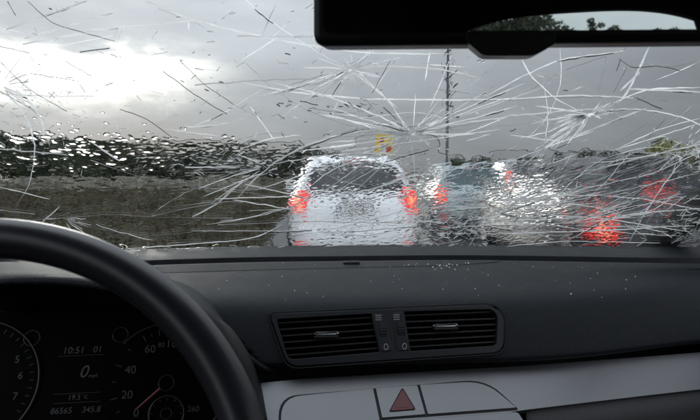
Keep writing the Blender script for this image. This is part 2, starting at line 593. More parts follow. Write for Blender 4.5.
def tree(kind, x, y, s, name, label, group, sz=1.0):
    z = float(height(np.array(x), np.array(y))) - 0.05
    e = empty(name, (x, y, z), label, 'tree' if 'bush' not in name else 'bush', group)
    e.rotation_euler.z = random.uniform(0, 6.28)
    e.scale = (s, s, s * sz)
    for n, me in zip(('trunk', 'crown'), TREE[kind]):
        q = bpy.data.objects.new(n, me)
        COL.objects.link(q); q.parent = e
    return e
def top_at(px, py, d):
    p = at_depth(px, py, d)
    return p
for i, px in enumerate(np.linspace(-60, 205, 30)):
    d = 62 + 7 * random.random()
    topy = np.interp(px, [-60, 0, 40, 100, 205], [134, 140, 144, 149, 153]) + random.uniform(-3, 5)
    p = top_at(px, topy, d)
    k = random.choice(['round', 'round', 'tall', 'bush'])
    h0 = {'round': 5.4, 'tall': 7.2, 'bush': 3.4}[k]
    tree(k, p[0], p[1], max(.5, (p[2] + 0.1) / h0), 'tree', 'dark green tree in the hedgerow beyond the brown field', 'dark hedgerow trees beyond the field', 1.0)
for i, px in enumerate(np.linspace(205, 330, 12)):
    d = 85 + 12 * random.random()
    p = top_at(px, 154 + random.uniform(-3, 4), d)
    tree('pale', p[0], p[1], (p[2] + .1) / 5.2, 'tree', 'grey green tree in the pale row beside the white hatchback', 'pale trees by the white hatchback')
for i, px in enumerate(np.linspace(455, 760, 24)):
    d = 60 + 22 * random.random()
    p = top_at(px, np.interp(px, [455, 560, 760], [164, 158, 152]) + random.uniform(-3, 4), d)
    if p[0] < 15: p = p * (15.5 / max(p[0], .1)); p[2] = 3.6
    k = random.choice(['round', 'bush', 'pale'])
    tree(k, p[0], p[1], max(.5, p[2] / {'round': 5.4, 'bush': 3.4, 'pale': 5.2}[k]), 'tree', 'dark tree in the row beyond the queue of dark cars', 'trees beyond the queue of cars')
p = top_at(682, 141, 25.0)
tree('olive', p[0], p[1], p[2] / 3.1, 'olive_bush', 'yellowish olive bush on the verge beyond the black car', None)
# trees behind the car, seen in the rear-view mirror
for i, (x, y, h_, k) in enumerate([(-14, -36, 5.2, 'round'), (-10.5, -38, 5.6, 'round'), (-7.4, -36, 4.6, 'tall'), (-5.0, -39, 4.9, 'round'), (-2.4, -37, 3.6, 'round'),
                                   (0.4, -38, 3.0, 'tall'), (2.6, -44, 2.3, 'bush'), (5.0, -42, 2.5, 'bush'), (7.4, -45, 2.3, 'bush'), (10.0, -43, 2.0, 'bush'), (14.5, -46, 2.6, 'pale'), (18, -46, 2.9, 'round')]):
    tree(k, x, y, h_ / {'round': 5.4, 'tall': 7.2, 'bush': 3.4, 'pale': 5.2}[k], 'tree', 'dark tree behind the car, reflected in the rear-view mirror', 'trees reflected in the mirror')

# ------------------------------------------------------------------ lamp column and yellow sign
p = at_depth(448, 52, 55.0)
lp = empty('lamp_column', (p[0], p[1], 0), 'tall dark lamp column standing beyond the silver blue car', 'lamp post')
H = p[2]
V, F = tube([(0, 0, 0), (0, 0, 1.2), (0, 0, 1.25), (0, 0, H)], [.24, .22, .17, .11], 12)
mesh('pole', V, F, M['galv'], lp, True, True)
V, F = tube([(0, 0, H), (.0, 0, H + .5), (-.5, 0, H + .85), (-1.6, 0, H + 1.0)], [.10, .08, .07, .06], 10)
mesh('arm', V, F, M['galv'], lp, True, True)
V, F = box_vf((-2.0, 0, H + 1.0), (.9, .3, .14))
bevel(mesh('lamp_head', V, F, M['galv'], lp, False, True), .05)
V, F = box_vf((0, -.245, .8), (.16, .02, .5))
mesh('access_door', V, F, M['galv'], lp, False, True)

p = at_depth(384, 144.5, 100.0)
k = 100.0 / FPX
sg = empty('roadside_sign', (p[0], p[1], 0), 'big yellow roadside sign board above the white hatchback', 'sign')
zc = p[2]
M['yellow'] = grain(principled('sign_yellow', (0.72, 0.50, 0.03), 0.5), 10, 0, colvar=0.1)
M['signred'] = principled('sign_red', (0.42, 0.03, 0.02), 0.5)
M['signwhite'] = principled('sign_white', (0.72, 0.72, 0.70), 0.5)
M['signblack'] = principled('sign_black', (0.02, 0.02, 0.02), 0.5)
def sg_plate(name, x0, x1, z0, z1, yoff, mat, th=.05):
    V, F = box_vf(((x0 + x1) / 2, yoff, zc + (z0 + z1) / 2), (x1 - x0, th, z1 - z0))
    return mesh(name, V, F, mat, sg, False, True)
sg_plate('board', -1.55, 1.55, -1.75, 1.75, 0, M['yellow'])
a = np.linspace(0, 2 * math.pi, 24, endpoint=False)
def disc(name, r0, x, z, yoff, mat):
    V = [(x + r0 * math.cos(t), yoff, zc + z + r0 * math.sin(t)) for t in a] + [(x + r0 * math.cos(t), yoff + .02, zc + z + r0 * math.sin(t)) for t in a]
    n = 24
    F = [tuple(range(n)), tuple(range(2 * n - 1, n - 1, -1))] + [(i, i + n, (i + 1) % n + n, (i + 1) % n) for i in range(n)]
    return clean(mesh(name, V, F, mat, sg, False, True))
V = [(-.95, -.05, zc + .25), (.35, -.05, zc + .25), (-.3, -.05, zc + 1.3)]
slab('warning_triangle', [np.array(v) + np.array(sg.location) for v in V], (0, -1, 0), .02, M['signred'], sg)
sg_plate('white_panel', -.6, 1.1, -1.45, -.05, -.04, M['signwhite'])
disc('red_disc', .55, .75, -.75, -.075, M['signred'])
for z in (-.35, -.75, -1.15):
    sg_plate('line_mark', -.5, .12, z - .07, z + .07, -.065, M['signblack'], .02)
for x in (-1.0, 1.0):
    V, F = tube([(x, .08, -zc + zc), (x, .08, zc + 1.6)], .09, 8)
    mesh('post', V, F, M['galv'], sg, True, True)

# ------------------------------------------------------------------ cars in the queue
M['tyre'] = grain(principled('tyre_rubber', (0.018, 0.018, 0.018), 0.85), 60, 0.3, 0.003)
M['rim'] = principled('alloy', (0.35, 0.35, 0.36), 0.35, 0.9)
M['tint'] = principled('tinted_glass', (0.012, 0.015, 0.019), 0.06, spec=0.55)
M['tealglass'] = principled('green_tinted_glass', (0.05, 0.085, 0.09), 0.06, spec=0.6)
M['brake'] = emit('brake_lamp_lit', (1.0, 0.05, 0.045), 0.9)
M['brakecore'] = emit('brake_lamp_bulb', (1.0, 0.20, 0.10), 3.0)
M['redlens'] = principled('red_lens', (0.30, 0.012, 0.014), 0.2, spec=0.6)
M['platew'] = principled('plate_white', (0.7, 0.7, 0.68), 0.4)
M['plateb'] = principled('plate_blue', (0.02, 0.05, 0.20), 0.4)
M['carblack'] = principled('car_trim_black', (0.014, 0.014, 0.015), 0.5)
def carpaint(name, col, metal=0.0):
    return grain(principled(name, col, 0.28, metal, Coat_Weight=0.6, Coat_Roughness=0.06), 4, 0, colvar=0.06)

def super_pt(th, hw, y0, y1, n):
    c, s = math.cos(th), math.sin(th)
    x = hw * math.copysign(abs(c) ** (2 / n), c)
    y = (y0 + y1) / 2 + (y1 - y0) / 2 * math.copysign(abs(s) ** (2 / n), s)
    return x, y
def make_car(name, loc, rz, label, paint, dims, hatch, glass, lamp, group='cars queueing ahead', lamps_lit=True, plate=True, zp=None, low_lamp=False):
    """dims: length, halfwidth, height, belt, roof halfwidth ; y=0 is the rear bumper, +y forward."""
    L, hw, H, belt, rhw = dims
    e = empty(name, loc, label, 'car', group)
    e.rotation_euler.z = rz
    rearw, roofy = hatch          # y of the hatch at the belt, y of the roof's rear edge
    # stacked slices (z, halfwidth, y_rear, y_front, squareness)
    S = [(0.19, hw * .90, .09, L - .12, 6), (0.24, hw * .955, .02, L - .03, 6.5), (0.36, hw * .985, -.0, L, 6.5), (0.52, hw * .995, .0, L, 6.5),
         (0.575, hw * .998, .025, L - .02, 7), (0.60, hw * 1.0, .075, L - .04, 7), (0.72, hw * .998, .085, L - .12, 7), (belt - .12, hw * .985, .10, L - .3, 7),
         (belt - .02, hw * .955, rearw, L - .62, 7), (belt + .02, hw * .93, rearw + .015, L - 1.0, 7)]
    top = H - .06
    for t in (0.15, .3, .5, .7, .88, 1.0):
        z = belt + .02 + (top - belt - .02) * t
        w = hw * .93 + (rhw - hw * .93) * (t ** 1.15)
        S.append((z, w, rearw + (roofy - rearw) * t ** 1.05, L - 1.0 - (L * .27) * t, 7 - 1.2 * t))
    S += [(H - .028, rhw * .955, roofy + .03, L * .70 - .30, 5.2), (H - .008, rhw * .83, roofy + .14, L * .68 - .36, 4.6), (H, rhw * .55, roofy + .4, L * .66 - .6, 4)]
    zs = [s[0] for s in S]
    def at(z):
        return [float(np.interp(z, zs, [s[k] for s in S])) for k in (1, 2, 3, 4)]
    N = 72
    V, F = [], []
    for s in S:
        for j in range(N):
            x, y = super_pt(2 * math.pi * j / N, s[1], s[2], s[3], s[4])
            V.append((x, y, s[0]))
    F = grid_faces(len(S), N, True)
    F += [tuple(range(N))[::-1], tuple((len(S) - 1) * N + j for j in range(N))]
    body = mesh('body', V, F, paint, e, False, True)
    clean(body, True, 38)
    def surf(x, z, off):
        """Point on the rear surface at lateral x, height z, pushed out by off."""
        hw_, y0, y1, n = at(z)
        u = min(.9999, abs(x) / hw_)
        y = (y0 + y1) / 2 - (y1 - y0) / 2 * (1 - u ** n) ** (1 / n)
        return np.array([x, y - off, z])
    def rear_patch(pname, poly, mat, off=.012, parent=e, res=9, th=.03):
        """poly: function (u,v in 0..1) -> (x,z)"""
        Vv = [surf(*poly(i / (res - 1), j / (res - 1)), off) for j in range(res) for i in range(res)]
        Ff = grid_faces(res, res)
        n = len(Vv)
        Vv += [v + np.array([0, th, 0]) for v in Vv]
        Ff += [tuple(q + n for q in f[::-1]) for f in grid_faces(res, res)]
        ring = list(range(res)) + [k_ * res + res - 1 for k_ in range(1, res)] + [(res - 1) * res + k_ for k_ in range(res - 2, -1, -1)] + [k_ * res for k_ in range(res - 2, 0, -1)]
        for q in range(len(ring)):
            a_, b_ = ring[q], ring[(q + 1) % len(ring)]
            Ff.append((a_, b_, b_ + n, a_ + n))
        ob = mesh(pname, Vv, Ff, mat, parent, False, True)
        clean(ob, True, 40)
        return ob
    # rear window, wide at the belt, rounded towards the roof
    zb, zt = belt + .035, H - .125
    def winpoly(u, v):
        z = zb + (zt - zb) * v
        w = at(z)[0] * (.905 - .10 * v)
        uu = 2 * u - 1
        z2 = z - (zt - zb) * (.16 * abs(uu) ** 4) * v + (zt - zb) * .05 * abs(uu) ** 6 * (1 - v)
        return uu * w, z2
    rear_patch('rear_window', winpoly, glass, .006, res=15, th=.02)
    # hatch seam line under the window, black handle strip
    zl0, zl1 = lamp
    for sx in (-1, 1):
        def lp_(u, v, sx=sx):
            z = zl0 + (zl1 - zl0) * v
            w = at(z)[0]
            xin = w * (.68 + .05 * (1 - v))
            x = xin + (w * .99 - xin) * u
            zz = z + (.035 if v > .5 else -.01) * u * (2 * v - 1)
            return sx * x, zz
        l_ = rear_patch('tail_lamp', lp_, M['brake'] if lamps_lit else M['redlens'], .016, res=9)
        def lc_(u, v, sx=sx):
            z = zl0 + (zl1 - zl0) * (.3 + .45 * v)
            w = at(z)[0]
            return sx * w * (.79 + .10 * u), z
        rear_patch('bulb_lens', lc_, M['brakecore'] if lamps_lit else M['redlens'], .024, l_, res=5, th=.01)
        def rf_(u, v, sx=sx):
            return sx * hw * (.66 + .2 * u), .33 + .045 * v
        rear_patch('reflector', rf_, M['brake'] if lamps_lit else M['redlens'], .012, res=4)
    if plate:
        zp = zp or (zl0 + zl1) / 2 - .10
        rear_patch('plate_recess', lambda u, v: ((2 * u - 1) * .36, zp - .10 + .24 * v), paint, .004, res=5)
        pl = rear_patch('number_plate', lambda u, v: ((2 * u - 1) * .26, zp - .055 + .11 * v), M['platew'], .018, res=4)
        rear_patch('country_band', lambda u, v: (-.257 + .04 * u, zp - .05 + .10 * v), M['plateb'], .021, pl, res=3, th=.008)
        for q in range(7):
            x0 = -.19 + q * .062 + (.012 if q > 2 else 0)
            rear_patch('character_mark', lambda u, v: (x0 + .04 * u, zp - .038 + .076 * v), M['carblack'], .0205, pl, res=2, th=.006)
        rear_patch('boot_handle', lambda u, v: ((2 * u - 1) * .22, zp + .085 + .035 * v), M['carblack'], .016, res=4)
    rear_patch('bumper_strip', lambda u, v: ((2 * u - 1) * hw * .62, .22 + .10 * v), M['carblack'], .012, res=6)
    rear_patch('hatch_seam', lambda u, v: ((2 * u - 1) * hw * .66, .600 + .008 * v), M['carblack'], .004, res=6, th=.01)
    # roof spoiler with high brake lamp
    ztp = H - .05
    sp = rear_patch('spoiler', lambda u, v: ((2 * u - 1) * rhw * .80, ztp - .045 + .04 * v), paint, .05, res=7, th=.14)
    if low_lamp:
        rear_patch('high_brake_lamp', lambda u, v: ((2 * u - 1) * .20 - .06, belt + .06 + .06 * v), M['brake'], .012, e, res=4, th=.01)
    else:
        rear_patch('high_brake_lamp', lambda u, v: ((2 * u - 1) * .16, ztp - .037 + .02 * v), M['redlens'], .056, sp, res=4, th=.008)
    # rear wiper
    wp = [surf(0.0, zb + .01, .03), surf(.02, zb + .05, .035), surf(.36, zb + .055, .035)]
    V, F = tube(wp, .010, 6)
    mesh('wiper', V, F, M['carblack'], e, True, True)
    # side glass, door mirrors, wheels
    for sx in (-1, 1):
        Vv = []
        ny, nz = 8, 4
        for j in range(nz):
            z = belt + .05 + (H - .14 - belt - .05) * j / (nz - 1)
            hw_, y0, y1, n = at(z)
            for i in range(ny):
                y = y0 + .32 + (y1 - y0 - .95) * i / (ny - 1)
                c = (y - (y0 + y1) / 2) / ((y1 - y0) / 2)
                x = hw_ * (1 - min(.999, abs(c)) ** n) ** (1 / n)
                Vv.append((sx * (x + .006), y, z))
        n0 = len(Vv)
        Vv += [(v[0] - sx * .03, v[1], v[2]) for v in Vv]
        Ff = grid_faces(nz, ny) + [tuple(q + n0 for q in f[::-1]) for f in grid_faces(nz, ny)]
        rg = list(range(ny)) + [k_ * ny + ny - 1 for k_ in range(1, nz)] + [(nz - 1) * ny + k_ for k_ in range(ny - 2, -1, -1)] + [k_ * ny for k_ in range(nz - 2, 0, -1)]
        Ff += [(rg[q], rg[(q + 1) % len(rg)], rg[(q + 1) % len(rg)] + n0, rg[q] + n0) for q in range(len(rg))]
        clean(mesh('side_window', Vv, Ff, M['tint'], e, False, True), True, 40)
        V, F = box_vf((sx * (hw + .09), L * .66, belt + .04), (.2, .1, .14))
        bevel(mesh('door_mirror', V, F, paint, e, False, True), .035, 3)
        for wy in (.78, L - .88):
            w_ = empty('wheel', (sx * (hw - .10), wy, .315)); w_.parent = e
            ang = np.linspace(0, 2 * math.pi, 28, endpoint=False)
            prof = [(-.1, .2), (-.105, .27), (-.09, .305), (-.05, .315), (.05, .315), (.09, .305), (.105, .27), (.1, .2)]
            Vv = [(x_, r_ * math.cos(t), r_ * math.sin(t)) for (x_, r_) in prof for t in ang]
            clean(mesh('tyre', Vv, grid_faces(len(prof), 28, True), M['tyre'], w_, True, True))
            Vv = [(sx * x_, r_ * math.cos(t), r_ * math.sin(t)) for (x_, r_) in ((.06, .205), (.098, .2), (.09, .17), (.07, .06), (.08, .03)) for t in ang]
            Ff = grid_faces(5, 28, True) + [tuple(4 * 28 + j for j in range(28))]
            clean(mesh('rim', Vv, Ff, M['rim'], w_, True, True))
    V, F = tube([(-hw * .45, -.02, .2), (-hw * .45, .25, .2)], .032, 10)
    mesh('exhaust', V, F, M['rim'], e, True, True)
    return e
def ground_at(px, d):
    p = at_depth(px, 174, d)
    return (p[0], p[1], 0.0)
make_car('hatchback', ground_at(356.5, 6.85), rad(-1.5), 'white hatchback with lit brake lamps straight ahead of the dashboard',
         carpaint('paint_white', (0.86, 0.865, 0.87)), (4.25, .875, 1.47, .99, .60), (.16, .42), M['tint'], (.80, 1.005))
make_car('estate_car', ground_at(478, 11.2), rad(-1), 'silver blue car with green tinted rear window right of the white hatchback',
         carpaint('paint_silver_blue', (0.30, 0.35, 0.36), 0.3), (4.4, .86, 1.44, .95, .60), (.18, .5), M['tealglass'], (.70, .90))
make_car('compact_car', ground_at(529, 19.5), 0, 'light grey compact car between the silver blue car and the dark saloon',
         carpaint('paint_light_grey', (0.50, 0.51, 0.52), 0.2), (4.2, .88, 1.66, 1.06, .66), (.14, .34), M['tint'], (.98, 1.26))
make_car('black_car', ground_at(682, 6.0), rad(1.5), 'black car with bright brake lamp closest on the right of the dashboard',
         carpaint('paint_black', (0.012, 0.012, 0.014), 0.0), (4.6, .90, 1.45, .95, .62), (.22, .62), M['tint'], (.57, .78), zp=.68, low_lamp=True)
make_car('dark_saloon', ground_at(590, 16.0), 0, 'dark grey saloon half hidden behind the black car',
         carpaint('paint_dark_grey', (0.03, 0.03, 0.034), 0.2), (4.5, .88, 1.46, .92, .62), (.2, .6), M['tint'], (.66, .84), lamps_lit=False)

# ================================================================== OUR CAR'S INTERIOR
def bow(x):
    return 0.09 * np.tanh(6.9 * np.maximum(0.0, np.abs(x - XC) - 0.21) ** 2)
def bow_back(x):
    return -0.09 * np.tanh(3.9 * np.maximum(0.0, np.abs(x - XC) - 0.12) ** 2)
def bow_at(x, y):
    w = np.clip((y - .94) / .23, 0, 1)
    w = w * w * (3 - 2 * w)
    return bow(x) * (1 - w) + bow_back(x) * w
def Z(z):
    return CAMZ + z
# ------------------------------------------------------------------ dashboard
dash = empty('dashboard', (XC, 1.0, Z(-.4)), 'dark grey textured dashboard with silver trim below the windscreen', 'dashboard')
PROF = [(1.205, -.179), (1.203, -.186), (1.197, -.200), (1.178, -.200), (1.172, -.187), (1.168, -.1835), (1.13, -.1850), (1.05, -.190), (.985, -.1975), (.945, -.204), (.921, -.2115), (.908, -.222),
        (.898, -.240), (.890, -.258), (.883, -.276), (.877, -.293), (.876, -.301), (.882, -.308), (.90, -.313), (.94, -.318), (.99, -.32)]
def catmull(P, n):
    P = np.array(P); out = []
    Q = np.vstack([2 * P[0] - P[1], P, 2 * P[-1] - P[-2]])
    for i in range(1, len(Q) - 2):
        for k in range(n):
            t = k / n
            out.append(.5 * ((2 * Q[i]) + (-Q[i - 1] + Q[i + 1]) * t + (2 * Q[i - 1] - 5 * Q[i] + 4 * Q[i + 1] - Q[i + 2]) * t * t + (-Q[i - 1] + 3 * Q[i] - 3 * Q[i + 1] + Q[i + 2]) * t ** 3))
    out.append(P[-1])
    return np.array(out)
pr = catmull(PROF, 4)
xs = np.arange(-.80, 1.00, .0075)
def dash_pt(x, y, z):
    s = max(0.0, (z * -1 - .184) / .12)        # the lower face falls away a little more at the sides
    return (x, y + bow_at(x, y), Z(z))
PV = np.array([dash_pt(x, y, z) for (y, z) in pr for x in xs])
ppx, ppy = project(PV)
def inside(poly, X, Y):
    poly = np.array(poly, float); r = np.zeros(len(X), bool)
    j = len(poly) - 1
    for i in range(len(poly)):
        c = ((poly[i, 1] > Y) != (poly[j, 1] > Y)) & (X < (poly[j, 0] - poly[i, 0]) * (Y - poly[i, 1]) / (poly[j, 1] - poly[i, 1] + 1e-12) + poly[i, 0])
        r ^= c; j = i
    return r
VOUT = [(269.5, 314), (492, 305), (504, 316), (503.5, 352), (288, 366.5)]
hole = [(274, 318), (497, 309), (499, 348), (290, 361)]
cut_left = [(-400, 300), (150, 290), (196, 303), (230, 338), (258, 364), (276, 373.5), (276, 400), (-400, 420)]
keep = ~(inside(hole, ppx, ppy) & (PV[:, 2] < Z(-.205)) & (PV[:, 1] < .93)) & ~(inside(cut_left, ppx, ppy))
Fd = [f for f in grid_faces(len(pr), len(xs)) if keep[list(f)].all()]
pad = mesh('top_pad', PV, Fd, M['pad'], dash, True)
bm = bmesh.new(); bm.from_mesh(pad.data)
bmesh.ops.delete(bm, geom=[v for v in bm.verts if not v.link_faces], context='VERTS')
bmesh.ops.recalc_face_normals(bm, faces=bm.faces)
if sum(f.normal.z for f in bm.faces) < 0:
    bmesh.ops.reverse_faces(bm, faces=bm.faces)
bm.to_mesh(pad.data); bm.free()
sd = pad.modifiers.new('solid', 'SOLIDIFY'); sd.thickness = .004; sd.offset = -1
# windscreen-side ledge behind the defroster slot
LEDGE = [(1.345, -.172), (1.30, -.1745), (1.23, -.177), (1.209, -.178), (1.2065, -.1805), (1.206, -.20)]
LV = np.array([(x, y + bow_back(x), Z(z)) for (y, z) in catmull(LEDGE, 4) for x in xs])
o = mesh('windscreen_ledge', LV, grid_faces(len(catmull(LEDGE, 4)), len(xs)), M['pad'], dash, True)
# perforated grille panel along the slot
def dash_z(y):
    return float(np.interp(y, pr[8 * 2:][::-1, 0][np.argsort(pr[8 * 2:][::-1, 0])], pr[8 * 2:][::-1, 1][np.argsort(pr[8 * 2:][::-1, 0])]))
gxs = np.linspace(-.36, .40, 90)
Vg = []
for j in range(7):
    for x in gxs:
        t = (x - gxs[0]) / (gxs[-1] - gxs[0])
        w = .085 * (1 - .45 * t) * min(1, (1 - t) * 6) ** .5 * min(1, t * 9) ** .5
        y = 1.163 - w * j / 6
        Vg.append((x, y + bow_at(x, y), Z(-.1838 - .0085 * (1.168 - y) / .12 + .0022)))
ng = len(Vg)
o = mesh('speaker_grille', Vg, grid_faces(7, 90), M['grille'], dash, True)
o.data.flip_normals() if o.data.polygons[0].normal.z < 0 else None
sd = o.modifiers.new('solid', 'SOLIDIFY'); sd.thickness = .006; sd.offset = -1
V, F = box_vf((0, 0, 0), (1, 1, 1))
c = at_depth(351, 264.5, 1.165)
V, F = box_vf((c[0], c[1] - .012, c[2] + .003), (.034, .02, .012))
bevel(mesh('light_sensor', V, F, M['black'], dash), .003, 3)

# ------------------------------------------------------------------ air vents (plane of the front face)
vp0 = np.array([XC, .902, Z(-.222)]); vp1 = np.array([XC, .872, Z(-.30)])
vdir = (vp0 - vp1) / np.linalg.norm(vp0 - vp1)
vn = np.cross(np.array([1, 0, 0]), vdir); vn /= np.linalg.norm(vn)
if vn[1] > 0: vn = -vn
def vpt(px, py, off=0.0):
    return on_plane(px, py, vp0 + vn * off, vn)
def vslab(name, px, off, th, mat, parent, bev=0.0, r=0.0):
    pts = round_poly(px, r) if r else px
    return slab(name, [vpt(a_, b_, off) for a_, b_ in pts], vn, th, mat, parent, bev)
vent_outer = round_poly(VOUT, [7, 12, 9, 12, 12], 5)
LO = [(276, 319), (371.5, 313.5), (379.5, 352), (288.5, 359.5)]
RO = [(404, 311.5), (492, 309), (498, 316), (496.5, 345.5), (410.5, 351)]
def frame_mesh(name, outer, inners, off, th, mat, parent):
    """Plate with holes: triangulated, then given depth."""
    bm = bmesh.new()
    def loop(p2):
        vs = [bm.verts.new(vpt(a_, b_, off)) for a_, b_ in p2]
        return [bm.edges.new((vs[i], vs[(i + 1) % len(vs)])) for i in range(len(vs))]
    ed = loop(outer)
    for q in inners: ed += loop(q)
    bmesh.ops.triangle_fill(bm, edges=ed, use_beauty=True, normal=vn)
    r = bmesh.ops.extrude_face_region(bm, geom=list(bm.faces))
    for v in [g for g in r['geom'] if isinstance(g, bmesh.types.BMVert)]:
        v.co -= Vector(vn) * th
    bmesh.ops.recalc_face_normals(bm, faces=bm.faces)
    me = bpy.data.meshes.new(name)
    root = np.zeros(3); p_ = parent
    while p_ is not None:
        root += np.array(p_.location); p_ = p_.parent
    bm.transform(Matrix.Translation(-Vector(root)))
    bm.to_mesh(me); bm.free()
    me.materials.append(mat)
    o = bpy.data.objects.new(name, me); COL.objects.link(o); o.parent = parent
    return o
LOr, ROr = round_poly(LO, [4, 1, 1, 6], 4), round_poly(RO, [1, 5, 5, 4, 1], 4)
bevel(frame_mesh('vent_surround', vent_outer, [LOr, ROr], .0025, .022, M['frame'], dash), .0012, 2, 50)
# thin raised outline round the surround
ring_p = [vpt(a_, b_, .0022) for a_, b_ in round_poly([(267, 312.5), (493, 303), (506.5, 315), (506, 353.5), (286.5, 369)], [8, 13, 10, 13, 13], 6)]
V, F = tube(ring_p, .0011, 6, True)
mesh('surround_bead', V, F, M['black'], dash, True)
def vent(nm, O, tab, slat_lean):
    ve = empty('air_vent', (0, 0, 0)); ve.parent = dash
    ve.location = Vector(vpt(*np.mean(O, 0))) - dash.location
    # dark duct
    fr = [vpt(a_, b_, -.004) for a_, b_ in O]
    bk = [p_ - vn * .06 for p_ in fr]
    n = len(fr)
    mesh('duct', fr + bk, [(i, (i + 1) % n, (i + 1) % n + n, i + n) for i in range(n)] + [tuple(range(n, 2 * n))], M['black'], ve)
    xl0, xl1 = O[0], O[-1]
    rt = [q for q in O[1:-1]]
    def edge(t, left):
        if left:
            return np.array(O[0]) * (1 - t) + np.array(O[-1]) * t
        a_, b_ = (O[1], O[-2])
        return np.array(a_) * (1 - t) + np.array(b_) * t
    for k_ in range(6):
        t = (k_ + .62) / 6.3
        a_, b_ = edge(t, True), edge(t, False)
        if len(O) == 5:
            b_ = np.array([np.interp(t, [0, .2, 1], [493, 497, 496.5]), b_[1] + (0 if t > .2 else -1)])
        f0, f1 = vpt(*a_, -.004), vpt(*b_, -.004)
        tilt = -vn * .017 + np.array([0, 0, -.002])
        up_ = vdir * .0011
        Vv = [f0 + up_, f1 + up_, f1 + tilt + up_, f0 + tilt + up_, f0 - up_, f1 - up_, f1 + tilt - up_, f0 + tilt - up_]
        clean(mesh('slat', Vv, [(0, 1, 2, 3), (7, 6, 5, 4), (0, 4, 5, 1), (1, 5, 6, 2), (2, 6, 7, 3), (3, 7, 4, 0)], M['slat'], ve))
    for q in range(7):      # upright vanes deep in the duct
        t = (q + .7) / 7.4
        top = np.array(O[0]) * (1 - t) + np.array(O[1]) * t
        bot = np.array(O[-1]) * (1 - t) + np.array(O[-2]) * t
        p_, q_ = vpt(*top, -.028), vpt(*bot, -.028)
        s_ = np.array([.0009, 0, 0])
        Vv = [p_ - s_, p_ + s_, q_ + s_, q_ - s_] + [v - vn * .02 for v in (p_ - s_, p_ + s_, q_ + s_, q_ - s_)]
        clean(mesh('vane', Vv, [(0, 1, 2, 3), (4, 7, 6, 5), (0, 4, 5, 1), (1, 5, 6, 2), (2, 6, 7, 3), (3, 7, 4, 0)], M['black'], ve))
    tx, ty = tab
    V, F = [], []
    w = 13
    up_ = [vpt(tx - w, ty + 1.6, .002), vpt(tx - w * .8, ty - .6, .004), vpt(tx + w * .8, ty - 1.4, .004), vpt(tx + w, ty + .8, .002), vpt(tx + w * .7, ty + 1.7, .003), vpt(tx - w * .7, ty + 2.3, .003)]
    slab('tab', up_, vn, .010, M['chrome'], ve, .0006)
    V, F = box_vf(vpt(tx, ty + 3.6, -.001), (.040, .012, .0035))
    bevel(mesh('tab_grip', V, F, M['black'], ve), .001)
    return ve
vent('left', LO, (326.5, 332.5), 0)
vent('right', RO, (445.5, 324.5), 0)
# thumbwheels with their printed marks
def thumb(pa, wheel, icon, zero):
    pn = vslab('thumbwheel_panel', pa, .0038, .004, M['frame'], dash, .0008, 3)
    cx, cy = wheel
    c = vpt(cx, cy, -.004)
    ang = np.linspace(0, 2 * math.pi, 48, endpoint=False)
    ax = np.array([1, 0, 0])
    Vv = []
    for x_ in (-.0055, .0055):
        for i_, t in enumerate(ang):
            rr = .0172 + (.0006 if i_ % 2 else -.0006)
            Vv.append(c + ax * x_ + rr * (math.cos(t) * vdir * 1.0 + math.sin(t) * vn * .62))
    n = 48
    Ff = grid_faces(2, n, True) + [tuple(range(n))[::-1], tuple(range(n, 2 * n))]
    clean(mesh('thumbwheel', Vv, Ff, M['rubber'], dash))
    u = lambda px, py: (lambda a_, b_: vpt(px + a_, py - b_, .0052))
    # three-wave air icon as small bars, and a zero ring
    parts = []
    for k_ in range(3):
        p_ = [vpt(icon[0] - 3 + q, icon[1] - 2.2 + k_ * 2.2 + (.6 if q % 2 else -.4), .0045) for q in range(0, 7, 1)]
        parts.append(tube(p_, .00045, 4))
    V, F = join(parts)
    mesh('air_icon', V, F, M['ink'], dash)
    p_ = [vpt(zero[0] + 2.0 * math.cos(t), zero[1] + 2.9 * math.sin(t), .0045) for t in np.linspace(0, 2 * math.pi, 16, endpoint=False)]
    V, F = tube(p_, .00045, 4, True)
    mesh('zero_mark', V, F, M['ink'], dash)
thumb([(372.8, 313.8), (384.5, 313), (392, 351.0), (380.5, 351.8)], (382.3, 329.5), (378.5, 317.5), (386, 346.8))
thumb([(392.3, 312.8), (402.8, 312), (409.3, 350.3), (397, 350.8)], (400.5, 328.5), (396.5, 317), (404.5, 346.3))

